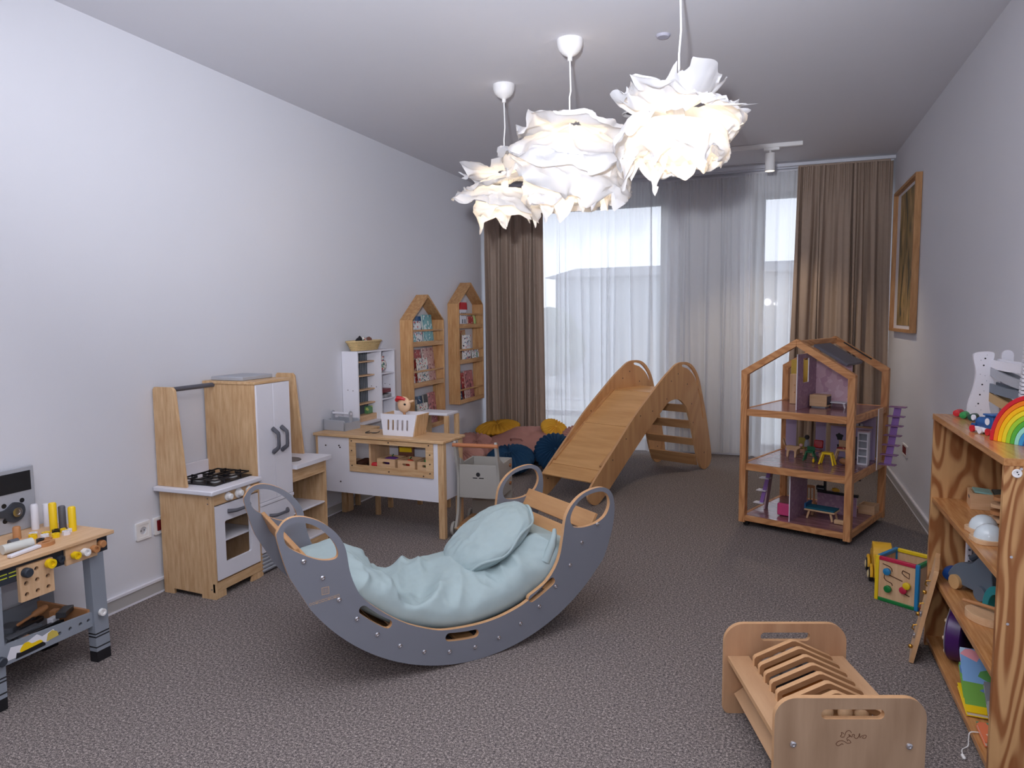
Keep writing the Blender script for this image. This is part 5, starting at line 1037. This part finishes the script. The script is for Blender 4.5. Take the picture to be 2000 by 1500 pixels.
# bottom floor
so = thing('toy_pink_armchair', 'hot pink toy armchair on the dollhouse bottom floor', 'toy furniture', dl(.255, .19, .076), -22); HP = mat('hot_pink', srgb(206, 70, 126), .5)
MB().box(-.052, .052, -.05, -.02, .006, .085).make('chair_front', HP, so, bev=.006); MB().box(-.052, .052, -.02, .05, .006, .05).make('seat', HP, so, bev=.006); MB().box(.018, .052, -.02, .05, .05, .115).make('backrest', HP, so, bev=.006)
bd = thing('toy_blue_bed', 'toy bed with petrol blue mattress on the dollhouse bottom floor', 'toy furniture', dl(.455, .25, .076), -22)
MB().obox((0, 0, .060), (.19, .115, .010), RX(0)).make('bed_base', PALE['x'], bd, bev=.002); MB().box(-.09, .09, -.052, .052, .065, .076).make('mattress', mat('petrol_felt', srgb(16, 92, 116), .8), bd, bev=.003); MB().box(-.095, -.086, -.055, .055, .065, .100).make('headboard', mat('petrol_felt2', srgb(30, 90, 140), .6), bd)
for a in (-1, 1):
    for b_ in (-1, 1): MB().bar((a*.066, b_*.042, .056), (a*.080, b_*.046, .002), .012, .012).make('leg', PALE['z'], bd, bev=.002)
wb_ = thing('toy_wooden_tray', 'open pale wooden tray at the side of the dollhouse bottom floor', 'toy box', dl(.64, .60, .076), -22)
MB().plate(rrect(-.05, .05, -.055, .055, 0), [rrect(-.042, .042, -.047, .047, 0)], (0, 0, 0), (1, 0, 0), (0, 1, 0), .06).make('tray_wall', PALE['x'], wb_); MB().box(-.044, .044, -.049, .049, 0, .008).make('tray_floor', BROWNW, wb_)
tag(at(MB().box(-.04, .04, -.014, .014, 0, .026).make('toy_wood_block', PALE['x'], bev=.003), dl(.59, .20, .076), -22), 'small plain wood block beside the blue toy bed', 'toy block')
tc_ = thing('toy_television', 'black toy music player on the dark rail of the dollhouse', 'toy', dl(.385, .436, .2225), -22); MB().box(-.03, .03, -.018, .010, 0, .03).make('player_body', BLACK, tc_, bev=.003); MB().box(-.022, .022, -.0195, -.018, .010, .014).make('player_strip', LGREY, tc_)
yb_ = thing('toy_yellow_bag', 'tiny mustard toy on the dark rail of the dollhouse', 'toy', dl(.475, .434, .2225), -22); MB().ball((0, 0, .014), (.024, .010, .014), 12, 8).make('toy_body', SUNV, yb_); MB().ball((.02, 0, .012), (.01, .008, .01), 10, 8).make('toy_tip', SUNV, yb_)
gcb = thing('toy_wooden_cot', 'small brown wooden toy crib behind the pink armchair', 'toy furniture', dl(.275, .52, .076), -22)
MB().plate(rrect(-.04, .04, 0, .15, 0), [rrect(-.030+i*.022, -.014+i*.022, .02, .13, 0) for i in range(3)], (0, 0, 0), (1, 0, 0), (0, 0, 1), .008).make('crib_rail', BROWNW, gcb); MB().box(-.04, .04, 0, .05, .01, .018).make('crib_floor', BROWNW, gcb)
# ------------------------------------------------------------------ sensory bench (bottom corner of the picture)
sb = thing('sensory_bench', 'birch plywood sensory stand with two rounded end boards and slots', 'sensory stand', (-.142, 2.509, 0), 19)
EB = rrect(0, .424, 0, .328, [.022, .022, .068, .068], 8)
BZ = wood('bench_birch_z', srgb(198, 156, 120), srgb(168, 124, 92), 'z', .5, .8, rings=.4, ring_scale=3); BY = wood('bench_birch_y', srgb(206, 166, 128), srgb(180, 138, 102), 'y', .5, .8, rings=.3, ring_scale=3)
GB = wood('greyed_birch', srgb(184, 154, 126), srgb(152, 122, 96), 'z', .5, .8, rings=.4, ring_scale=2.6)
MB().plate(EB, [rrect(.126, .297, .266, .296, .0145, 8)], (0, .018, 0), (1, 0, 0), (0, 0, 1), .018, 0, 1).make('end_board', [BZ, EDGE], sb, ang=30)
EF = rrect(.007, .431, 0, .328, [.022, .022, .060, .060], 8)
eb = MB().plate(EF, [rrect(.137, .313, .266, .295, .0140, 8)], (0, -.471, 0), (1, 0, 0), (0, 0, 1), .018, 0, 1).make('end_board', [GB, EDGE], sb, ang=30)
for x_, z_ in ((.060, .192), (.385, .187)):
    MB().lathe([(.010, 0), (.009, .003), (.0045, .005), (.004, .003), (0, .003)], (x_, -.4892, z_), (0, -1, 0), 16).make('bolt_head', STEEL, eb)
BURN = mat('burnt_engraving', srgb(96, 52, 26), .7)
SIG = [[(.2015, .2232), (.1985, .2263), (.1942, .2266), (.1958, .2217), (.1924, .2156), (.1968, .2126), (.2039, .2145)], [(.2042, .2172), (.2057, .2248), (.2098, .2309), (.2154, .2331), (.2205, .2301), (.2221, .2256)],
       [(.2144, .2202), (.2189, .2157), (.2139, .2134), (.2098, .2081), (.2114, .205)], [(.2158, .2218), (.224, .2134), (.2258, .221), (.2316, .2203), (.2304, .2142), (.237, .2089), (.2425, .2142), (.2454, .2241), (.2468, .2127), (.2524, .2173), (.2616, .2196), (.2646, .2158), (.2605, .2097), (.254, .2112), (.2567, .2158)],
       [(.2011, .1913), (.1967, .1936), (.1918, .1897), (.1855, .1874), (.181, .192), (.183, .1973), (.1893, .2015), (.1979, .2027), (.2051, .1997), (.2124, .1951), (.2223, .1975), (.2149, .2058), (.2115, .2005)]]
for st in SIG: MB().tube([(p[0], -.4892, p[1]) for p in spline(st, 4, False)], .0008, 5).make('engraved_stroke', BURN, eb)
notch = []
for i in range(8):
    y_ = -.055-.052*i; notch += [(.086, y_+.012), (.096, y_+.008), (.096, y_-.008), (.082, y_-.010), (.086, y_-.016)]
MB().plate([(.012, -.002), (.086, -.002)]+notch+[(.086, -.468), (.012, -.468)], (), (0, 0, .196), (1, 0, 0), (0, 1, 0), .016, 0, 1).make('top_rail', [BY, EDGE], sb, ang=30)
MB().plate([(.352, -.002), (.412, -.002), (.412, -.468), (.352, -.468)], (), (0, 0, .196), (1, 0, 0), (0, 1, 0), .016, 0, 1).make('top_rail', [BY, EDGE], sb)
MB().bar((.118, -.235, .128), (.040, -.235, .070), .460, .014, up=(0, 0, 1)).make('lower_board', BY, sb)
MB().bar((.312, -.235, .128), (.392, -.235, .070), .460, .014, up=(0, 0, 1)).make('lower_board', BY, sb)
PEB = cover('pebble_panel', [(150, 146, 148), (110, 104, 108), (180, 176, 176), (90, 84, 90)], 55)
fills = [None, mat('amber_panel', srgb(150, 90, 40), .5), PEB, mat('bristle_black', srgb(40, 32, 32), .9, bump=1, bscale=300), mat('amber_panel2', srgb(160, 92, 36), .5), mat('cork_panel', srgb(176, 128, 84), .9), mat('felt_panel', srgb(196, 160, 124), .9)]
labs = ['white rollers', 'amber sheet', 'grey pebbles', 'black bristles', 'warm orange sheet', 'cork sheet', 'wooden half rounds']
PW = wood('walnut_stained_ply', srgb(176, 130, 90), srgb(146, 100, 66), 'x', .6, .8)
for i in range(7):
    y_ = -.066-.056*i
    t_ = thing('sensory_insert', 'house-shaped wooden sensory panel with '+labs[i]+', in the plywood stand', 'sensory insert', (0, 0, 0), 0, 'house-shaped sensory panels'); 
    q = RZ(19) @ Vector((.213, y_, 0)); t_.location = (-.142+q.x, 2.509+q.y, .145); t_.rotation_euler = (0, 0, math.radians(19))
    o_ = [(-.132, 0), (.132, 0), (.132, .092), (.126, .100), (.006, .155), (-.006, .155), (-.126, .100), (-.132, .092)]
    h_ = [(-.116, .012), (.116, .012), (.116, .086), (.0, .138), (-.116, .086)]
    MB().plate(o_, [h_], (0, .010, 0), (1, 0, 0), (0, 0, 1), .020, 0, 1).make('panel_frame', [PW, EDGE], t_, bev=.001)
    if i == 0:
        for x_, z_ in ((-.085, .082), (-.045, .100), (-.005, .118), (.045, .098), (.085, .08)): MB().lathe([(0, -.016), (.012, -.015), (.015, -.004), (.015, .004), (.012, .015), (0, .016)], (x_, 0, z_-.006), (1, 0, .45), 12).make('roller', WHITEP, t_)
        MB().tube([(-.116, 0, .062), (0, 0, .112), (.116, 0, .062)], .003, 6).make('roller_rod', STEEL, t_)
    elif i == 6:
        for x_ in (-.075, -.025, .03, .078): MB().ball((x_, 0, .090), (.022, .014, .022), 14, 10).make('half_round', PALE['x'], t_)
        MB().box(-.116, .116, -.002, .002, .012, .075).make('panel_fill', fills[i], t_)
    else: MB().plate(h_, (), (0, .002, 0), (1, 0, 0), (0, 0, 1), .004).make('panel_fill', fills[i], t_)
# ------------------------------------------------------------------ activity cube
ac = thing('activity_cube', 'wooden activity cube with bright coloured edges and sliding knobs', 'activity cube', (.488, 3.815, 0), -33)
S = .205; YB_, BL, RD, GN = mat('toy_yellow', srgb(232, 196, 30), .4), mat('toy_blue', srgb(36, 124, 176), .4), mat('toy_crimson', srgb(190, 34, 70), .4), mat('toy_green', srgb(20, 120, 56), .4)
e = .018
for x_, y_, m_ in ((0, 0, YB_), (S-e, 0, BL), (0, S-e, BL), (S-e, S-e, YB_)): MB().box(x_, x_+e, y_, y_+e, 0, .222).make('corner_post', m_, ac, bev=.003)
for z0, ms in ((0, (GN, YB_, YB_, RD)), (.204, (RD, BL, YB_, GN))):
    MB().box(e, S-e, 0, e, z0, z0+e).make('edge_bar', ms[0], ac, bev=.003); MB().box(0, e, e, S-e, z0, z0+e).make('edge_bar', ms[1], ac, bev=.003)
    MB().box(e, S-e, S-e, S, z0, z0+e).make('edge_bar', ms[2], ac, bev=.003); MB().box(S-e, S, e, S-e, z0, z0+e).make('edge_bar', ms[3], ac, bev=.003)
CUBW = PALE['z']
fpn = MB().box(e, S-e, .005, .011, e, .204).make('panel', CUBW, ac)
MB().box(.005, .011, e, S-e, e, .204).make('panel', CUBW, ac); MB().box(e, S-e, S-.011, S-.005, e, .204).make('panel', CUBW, ac); MB().box(S-.011, S-.005, e, S-e, e, .204).make('panel', CUBW, ac); MB().box(e, S-e, e, S-e, .02, .026).make('cube_floor', mat('cube_inside', srgb(128, 92, 70), .7), ac)
GRV = mat('groove_brown', srgb(92, 50, 26), .7)
for pts in ([(.035, .187), (.068, .180), (.078, .172), (.080, .160)], [(.130, .178), (.160, .170), (.160, .145), (.138, .155), (.126, .165), (.130, .178)], [(.130, .125), (.045, .143), (.044, .118), (.052, .108), (.080, .100), (.084, .090)], [(.128, .070), (.165, .060)]):
    MB().tube([(x_, .0052, z_) for x_, z_ in pts], .0026, 6).make('groove', GRV, fpn)
for x_, z_, m_ in ((.062, .157, BL), (.068, .072, GN), (.140, .087, RD), (.155, .112, YB_)):
    kb = MB().lathe([(.017, 0), (.017, .011), (.014, .013), (0, .013)], (x_, -.003, z_), (0, -1, 0), 20).make('sliding_knob', m_, fpn); MB().cyl((x_, .006, z_), (x_, -.004, z_), .006, n=10).make('knob_stem', m_, kb)
tc2 = thing('toy_car', 'yellow wooden toy car with black wheels behind the activity cube', 'toy car', (.562, 4.155, 0), 88)
MB().plate(spline([(-.13, .03), (-.135, .075), (-.10, .115), (-.05, .125), (-.02, .17), (.04, .18), (.07, .13), (.12, .115), (.135, .07), (.13, .03)], 3), (), (0, .045, 0), (1, 0, 0), (0, 0, 1), .09).make('car_body', mat('honey_yellow', srgb(220, 168, 40), .4), tc2, bev=.004)
for x_ in (-.08, .085):
    for y_, s_ in ((-.048, -1), (.048, 1)):
        w_ = MB().lathe([(0, 0), (.034, 0), (.036, .005), (.036, .017), (.032, .020), (0, .020)], (x_, y_, .036), (0, s_, 0), 22).make('wheel', BLACK, tc2); MB().lathe([(.022, 0), (.020, .004), (.006, .007), (0, .007)], (x_, y_+s_*.020, .036), (0, s_, 0), 16).make('hub_cap', mat('cream_hub', srgb(222, 200, 150), .4), w_)
        MB().tube([(x_+.048*math.cos(a), y_+s_*.008, .036+.048*math.sin(a)) for a in [math.pi*i/10 for i in range(11)]], .008, 8).make('fender', MATS['honey_yellow'], tc2)
# ------------------------------------------------------------------ busy board leaning on the bookcase
bz = thing('busy_board', 'narrow wooden latch board leaning edge-on against the bookcase', 'busy board', (.520, 3.135, 0), -11)
lean = math.atan2(.075, .40); uz = Vector((math.sin(lean), 0, math.cos(lean)))
BBP = spline([(0, 0), (.18, 0), (.20, .02), (.20, .38), (.17, .405), (.02, .40), (0, .37), (.004, .2)], 3)
bpl = MB().plate(BBP, (), (.016, 0, .005), (0, 1, 0), tuple(uz), .016, 0, 1).make('board', [PALE['z'], EDGE], bz, ang=30)
rb_ = random.Random(2)
for i in range(9):
    h_ = .06+.036*i; p = Vector((.016, .02+.03*(i % 4), .005))+uz*h_; x_ = p.x-.002
    kind = i % 3
    if kind == 0: MB().ball((x_-.006, p.y, p.z), (.009, .009, .009), 12, 8).make('bell', mat('brass', srgb(196, 150, 70), .25, metal=.9), bpl)
    elif kind == 1: MB().box(x_-.006, x_+.002, p.y-.012, p.y+.012, p.z-.008, p.z+.008).make('latch', STEEL, bpl, bev=.001)
    else: MB().tube([(x_, p.y, p.z), (x_-.014, p.y, p.z-.004), (x_-.018, p.y, p.z-.018), (x_-.010, p.y, p.z-.024)], .003, 6).make('hook', mat('brass', (0, 0, 0, 1)), bpl)
# ------------------------------------------------------------------ bookcase
bc = thing('plywood_bookcase', 'fir plywood bookcase with open shelves by the wall', 'bookcase', (.625, 2.370, 0), 0)
FZ, FY = FIR['z'], FIR['y']; BD, BL_ = .322, .985
FTOP = wood('fir_shelf_top', srgb(206, 152, 98), srgb(164, 106, 60), 'y', 1.3, 1.0, rough=.22, stretch=14)
np_ = MB().box(0, BD, 0, .022, 0, .965).make('side_panel', FZ, bc, bev=.001); MB().box(0, BD, BL_-.022, BL_, 0, .965).make('side_panel', FZ, bc, bev=.001)
MB().box(-.003, BD, -.001, BL_+.001, .965, .987).make('top_board', FTOP, bc, bev=.001)
for z_ in (.640, .335, .045): MB().box(.004, BD-.012, .022, BL_-.022, z_-.020, z_).make('shelf_board', FTOP, bc, bev=.001)
MB().box(BD-.012, BD, .022, BL_-.022, .02, .965).make('back_panel', FZ, bc)
MB().lathe([(.0125, 0), (.0125, .004), (.010, .005), (.010, .0035), (0, .0035)], (.030, -.0005, .945), (0, -1, 0), 22).make('round_tag', WHITEP, np_)
for x_, z_, r_ in ((.030, .9485, .0022), (.0335, .9425, .0018)): MB().cyl((.0+x_, -.0046, z_), (x_, -.0040, z_), r_, n=10).make('tag_mark', BLACK, np_)
for z_ in (.70, .50): MB().cyl((.028, -.002, z_), (.028, .001, z_), .004, n=12).make('screw_head', STEEL, np_)
MB().cyl((.040, -.002, .958), (.040, .001, .958), .004, n=12).make('screw_head', STEEL, np_)
def bk_(x, y, z=0): return (.625+x, 2.370+y, z)
TOPZ, Z2, Z3, Z4 = .9875, .6405, .3355, .0455
# marble run
mr = thing('marble_run', 'white and grey wooden marble run tower on the bookcase', 'marble run', bk_(.15, .88, TOPZ), 0)
wav = [(-.05, 0), (-.056, .05), (-.040, .12), (-.034, .18), (-.045, .235), (-.042, .255), (-.02, .262), (.018, .262), (.024, .245), (.016, .19), (.028, .13), (.014, .06), (.022, 0)]
wp = MB().plate(spline(wav, 3), [], (0, 0, 0), (1, 0, 0), (0, 0, 1), .018).make('wavy_side', WHITE, mr, ang=30)
for i, (x_, z_) in enumerate(((-.006, .237), (-.010, .21), (-.012, .135), (-.018, .095), (-.022, .06), (-.004, .17), (.002, .15), (-.02, .23), (.0, .25), (-.012, .035), (-.03, .05), (-.005, .11), (-.02, .175))):
    MB().cyl((x_, -.0182, z_), (x_, -.0172, z_), .0032 if i < 5 else .0018, n=10).make('dot_hole', BLACK if i < 5 else LGREY, wp)
for (z0, z1, m_, sag) in ((.232, .236, WHITE, -.008), (.205, .165, LGREY, -.014), (.140, .138, mat('slate_rail', srgb(112, 120, 132), .5), -.010), (.105, .060, mat('tan_rail', srgb(180, 148, 104), .5), -.012)):
    o = MB(); n_ = 12
    top = [(i/n_*.30, z0+(z1-z0)*i/n_+sag*math.sin(math.pi*i/n_)) for i in range(n_+1)]
    o.plate([(p[0], p[1]) for p in top]+[(p[0], p[1]-.034) for p in top[::-1]], (), (.02, -.016, 0), (.30, -.95, 0), (0, 0, 1), .008); o.plate([(p[0], p[1]+.004) for p in top]+[(p[0], p[1]-.010) for p in top[::-1]], (), (.045, .0, 0), (.30, -.95, 0), (0, 0, 1), .008)
    o.plate([(p[0], p[1]-.026) for p in top]+[(p[0], p[1]-.032) for p in top[::-1]], (), (.045, .0, 0), (.30, -.95, 0), (0, 0, 1), .034)
    o.make('curved_track', m_, mr)
MB().plate(rrect(.06, .10, .0, .268, [0, 0, .02, .02]), (), (0, .04, 0), (1, 0, 0), (0, 0, 1), .012).make('rear_post', WHITE, mr)
rt_ = thing('ribbed_tower', 'white ribbed marble tower at the bookcase end', 'toy tower', bk_(.225, .535, TOPZ), -10)
for i in range(24): MB().box(-.055+.0005*i, .045, -.035, .035, .0135*i, .0135*i+.0095).make('tower_slat', WHITE, rt_, bev=.001)
MB().box(-.030, .040, -.028, .028, 0, .32).make('tower_core', LGREY, rt_)
# rainbow
rn = thing('rainbow_stacker', 'wooden rainbow arch stacker standing on the bookcase', 'rainbow toy', bk_(.150, .205, TOPZ), -57)
RC = [(206, 30, 44), (244, 128, 20), (250, 190, 10), (236, 214, 40), (160, 206, 50), (84, 176, 60), (150, 220, 200), (60, 150, 205), (40, 90, 170), (110, 70, 150)]
for i, c in enumerate(RC):
    ro = .165-.0150*i; ri = ro-.0138; n_ = 26
    arc = [(ro*math.cos(math.pi*k/n_), ro*math.sin(math.pi*k/n_)) for k in range(n_+1)]+[(ri*math.cos(math.pi*k/n_), ri*math.sin(math.pi*k/n_)) for k in range(n_, -1, -1)]
    MB().plate(arc, (), (0, .024, 0), (1, 0, 0), (0, 0, 1), .048).make('rainbow_arch', mat('rainbow_%d' % i, srgb(*c), .45), rn, bev=.002)
# train
tn = thing('toy_train', 'blue and white wooden toy train in front of the rainbow', 'toy train', bk_(.055, .50, TOPZ), -70); NB = mat('train_blue', srgb(30, 84, 146), .35)
MB().box(-.02, .09, -.022, .022, .006, .022).make('train_base', WHITE, tn, bev=.003)
MB().lathe([(0, -.035), (.018, -.034), (.020, -.01), (.020, .05), (0, .052)], (.03, 0, .036), (1, 0, 0), 16).make('boiler', NB, tn); MB().box(.05, .09, -.022, .022, .022, .066).make('cab', NB, tn, bev=.003); MB().box(.045, .095, -.026, .026, .066, .072).make('cab_roof', NB, tn, bev=.002)
MB().plate([(-.035, .006), (.0, .006), (.0, .03), (-.02, .03)], (), (0, .02, 0), (1, 0, 0), (0, 0, 1), .04).make('front_guard', NB, tn)
for y_ in (-.022, .022): MB().cyl((-.010, y_*.8, .05), (-.010, y_*1.05, .05), .010, n=14).make('headlamp', WHITE, tn); MB().cyl((.066, y_*.98, .046), (.066, y_*1.05, .046), .012, n=14).make('window_round', WHITE, tn)
for x_ in (-.008, .035, .075):
    for s_ in (-1, 1): MB().cyl((x_, s_*.020, .012), (x_, s_*.028, .012), .012, n=16).make('wheel', RED if x_ != .035 else WHITE, tn)
for x, y, m_, lab, a in ((.075, .92, RED, 'red wooden block at the far edge of the bookcase top', 60), (.085, .86, GREEN, 'green wooden block at the foot of the marble run', 60), (.10, .80, mat('dark_green_block', srgb(20, 70, 56), .4), 'dark green block beside the marble run foot', 60), (.205, .40, YB_, 'yellow toy block behind the rainbow', 20)):
    tag(at(MB().lathe([(0, -.026), (.013, -.024), (.0145, 0), (.013, .024), (0, .026)], (0, 0, .0145), (1, 0, 0), 12).make('wooden_bead_block', m_), bk_(x, y, TOPZ), a), lab, 'toy block', 'blocks on the bookcase top')
# second shelf
bx_ = thing('wooden_card_box', 'pale wooden box of cards on the upper bookcase shelf', 'box', bk_(.185, .845, Z2), -6)
MB().plate(rrect(-.075, .075, -.055, .055, 0), [rrect(-.068, .068, -.048, .048, 0)], (0, 0, 0), (1, 0, 0), (0, 1, 0), .062).make('box_wall', PALE['x'], bx_); MB().box(-.07, .07, -.05, .05, 0, .006).make('box_floor', PALE['x'], bx_); MB().plate(rrect(-.02, .02, .034, .044, .0045), (), (-.0752, 0, 0), (0, -1, 0), (0, 0, 1), .0006).make('grip_slot', DGREY, bx_)
for k, (x0, m_) in enumerate(((-.06, mat('aqua_card', srgb(150, 196, 190), .5)), (.005, mat('slate_card', srgb(70, 80, 78), .5)))):
    MB().obox((x0+.028, 0, .064), (.058, .080, .006), RY(4-8*k)).make('card', m_, bx_)
for i, (x, y) in enumerate(((.072, .475), (.060, .355))):
    t_ = thing('opal_dome', 'opal half dome on a wooden slab, %s' % ('beside the stack of wooden plates' if i == 0 else 'closer to the bookcase end panel'), 'sensory dome', bk_(x, y, Z2), 10, 'opal domes on the bookcase shelf')
    MB().plate(rrect(-.050, .050, -.050, .050, .03), (), (0, 0, 0), (1, 0, 0), (0, 1, 0), .014).make('wooden_slab', PALE['x'], t_, bev=.002); MB().lathe([(.044, 0), (.043, .012), (.036, .028), (.022, .041), (.010, .0455), (0, .046)], (0, 0, .014), n=24).make('dome', mat('opal_glass', srgb(206, 216, 222), .12), t_)
st_ = thing('stacked_wood_rounds', 'stack of flat wooden pieces on the upper bookcase shelf', 'toy stack', bk_(.175, .63, Z2), 15)
for i in range(4): MB().plate(spline(circ(0, 0, .055-.004*i, 9, .045-.003*i), 3), (), (.004*(i % 2), 0, .004+i*.026), (1, 0, 0), (0, 1, 0), .012).make('wood_plate', BROWNW if i % 2 else PALE['x'], st_)
for i in range(3): MB().cyl((.01, 0, .016+.026*i), (.01, 0, .030+.026*i), .02, n=12).make('spacer', DGREY, st_)
MB().ball((.01, 0, .112), (.024, .022, .018), 14, 10).make('stone_top', WHITE, st_); MB().ball((.012, 0, .135), (.016, .016, .012), 14, 10).make('stone_top', WHITE, st_)
# third shelf
dt = thing('dotted_marble_rails', 'pair of white perforated uprights on the middle bookcase shelf', 'toy', bk_(.165, .90, Z3), 0)
for x_ in (-.035, .030):
    u_ = MB().box(x_-.010, x_+.010, -.012, .012, 0, .235).make('upright', WHITE, dt, bev=.003)
    for i in range(9): MB().cyl((x_, -.0130, .02+.024*i), (x_, -.0118, .02+.024*i), .0045, n=8).make('dot_hole', DGREY, u_)
MB().box(-.025, .020, -.006, .006, .02, .20).make('web', LGREY, dt)
el = thing('grey_toy_elephant', 'slate grey wooden toy vehicle with beige wheel on the bookcase shelf', 'toy', bk_(.115, .70, Z3), -62); SG = mat('slate_grey_toy', srgb(96, 108, 122), .5)
MB().plate(spline([(-.10, .03), (-.09, .08), (-.05, .11), (.0, .12), (.04, .16), (.09, .17), (.10, .10), (.09, .03)], 3), (), (0, .03, 0), (1, 0, 0), (0, 0, 1), .06).make('toy_body', SG, el, bev=.006)
MB().tube([(-.03, 0, .13), (.02, 0, .165), (.07, 0, .175)], .012, 8).make('handle', mat('slate_dark', srgb(70, 78, 88), .5), el)
for x_ in (-.065, .06):
    for y_ in (-.034, .034): MB().cyl((x_, y_-.008, .028), (x_, y_+.008, .028), .028, n=18).make('wheel', mat('tan_wheel', srgb(200, 160, 110), .5) if x_ < 0 else SG, el)
tag(at(MB().lathe([(0, -.03), (.024, -.026), (.028, 0), (.024, .026), (0, .03)], (0, 0, .028), (.5, 1, 0), 16).make('blue_roller', mat('cobalt_blue', srgb(24, 70, 140), .45)), bk_(.060, .845, Z3), 0), 'dark blue wooden roller at the shelf edge beside the grey toy', 'toy')
ta = thing('teal_toy_arch', 'teal wooden arch toy with yellow piece on the bookcase shelf', 'toy', bk_(.155, .53, Z3), -70)
arc = [(.075*math.cos(math.pi*k/16), .095*math.sin(math.pi*k/16)) for k in range(17)]+[(.045*math.cos(math.pi*k/16), .065*math.sin(math.pi*k/16)) for k in range(16, -1, -1)]
MB().plate(arc, (), (0, .022, 0), (1, 0, 0), (0, 0, 1), .044).make('arch', mat('teal_paint', srgb(30, 140, 148), .45), ta, bev=.003); MB().ball((.01, 0, .024), (.024, .020, .024), 14, 10).make('yellow_piece', YELLOW, ta)
cvb = thing('carved_wooden_blocks', 'carved wooden pieces and stick at the front of the middle shelf', 'toy', bk_(.085, .44, Z3), -60)
MB().plate(spline(circ(0, 0, .075, 10, .05), 3), (), (0, 0, 0), (1, 0, 0), (0, 1, 0), .028).make('carved_slab', PALE['x'], cvb, bev=.003); MB().tube([(-.10, .0, .036), (.0, .02, .045), (.09, .03, .055)], .006, 8).make('stick', BROWNW, cvb); MB().ball((.05, .01, .042), .014, 12, 8).make('bead', mat('pale_blue_bead', srgb(170, 200, 210), .4), cvb)
# bottom shelf
dm = thing('purple_toy_drum', 'dark purple round toy drum standing on the lowest shelf', 'drum', bk_(.105, .74, Z4), -25)
MB().lathe([(0, 0), (.100, 0), (.108, .006), (.108, .05), (.100, .056), (0, .056)], (.0, 0, .109), (-1, 0, 0), 36).make('drum_shell', mat('deep_purple', srgb(70, 30, 96), .3), dm)
MB().lathe([(0, 0), (.095, 0), (.098, .003), (.090, .006), (0, .006)], (-.056, 0, .109), (-1, 0, 0), 32).make('drum_skin', mat('drum_silver', srgb(176, 172, 184), .3), dm)
for i in range(8): a = i*.785; MB().ball((-.058, .085*math.cos(a), .109+.085*math.sin(a)), .010, 10, 8).make('rim_stud', mat('champagne_stud', srgb(206, 180, 150), .3), dm)
gx = thing('green_plastic_box', 'teal green plastic box behind the drum on the lowest shelf', 'box', bk_(.235, .60, Z4), 0); MB().box(-.06, .06, -.10, .10, 0, .13).make('box_body', mat('sea_green', srgb(70, 130, 116), .4), gx, bev=.004); MB().box(-.064, .064, -.104, .104, .13, .15).make('lid', mat('pale_sea', srgb(130, 180, 164), .4), gx, bev=.003)
gy = thing('grey_storage_box', 'pale grey folder box at the far end of the lowest shelf', 'box', bk_(.20, .90, Z4), 0); MB().box(-.07, .07, -.05, .05, 0, .24).make('box_body', LGREY, gy, bev=.003); MB().box(-.072, -.068, -.02, .02, .14, .18).make('label_holder', WHITE, gy)
SKYB = cover('cover_sky', [(120, 160, 206), (226, 150, 160), (90, 150, 80), (170, 196, 220)], 22); GRNB = cover('cover_meadow', [(110, 160, 70), (200, 190, 90), (90, 120, 170)], 26); ORB = cover('cover_orange', [(226, 120, 80), (240, 220, 200), (80, 140, 110)], 40)
for x, y, m_, lab, a, tl_, w_, h_ in ((.115, .375, SKYB, 'picture book with blue and pink cover leaning on the lowest shelf', -5, 52, .19, .20), (.105, .335, GRNB, 'green meadow picture book under the blue one on the lowest shelf', -4, 66, .18, .19), (.135, .165, CV['grey'], 'grey picture book leaning against the bookcase end panel', -4, 58, .17, .19), (.085, .300, YELLOW, 'thin yellow booklet lying flat under the picture books', -3, 86, .15, .18), (.06, .12, ORB, 'orange and white flat booklet lying on the lowest shelf', 0, 86, .08, .11)):
    t_ = thing('large_picture_book', lab, 'book', bk_(x, y, Z4+.002), a, 'picture books on the lowest bookcase shelf'); R = RX(-tl_)
    MB().obox(R @ Vector((0, .006, h_/2)) + Vector((0, 0, .016)), (w_-.006, .010, h_-.004), R).make('page_block', PAGES, t_); MB().obox(R @ Vector((0, -.0005, h_/2)) + Vector((0, 0, .016)), (w_, .003, h_), R).make('front_cover', m_, t_); MB().obox(R @ Vector((0, .0125, h_/2)) + Vector((0, 0, .016)), (w_, .003, h_), R).make('back_cover', m_, t_)
cb_ = thing('pull_string', 'thin white cord with toggle hanging from the lowest shelf', 'cord', bk_(0, 0, 0), 0)
MB().tube(spline([(.02, .20, .052), (-.003, .195, .050), (-.008, .19, .03), (-.010, .185, .008), (-.03, .165, .004), (-.035, .13, .004)], 5, False), .0018, 6).make('cord_line', WHITEP, cb_); MB().lathe([(0, -.012), (.005, -.010), (.0055, .008), (0, .012)], (-.036, .12, .0055), (.1, -1, 0), 10).make('toggle', WHITEP, cb_)
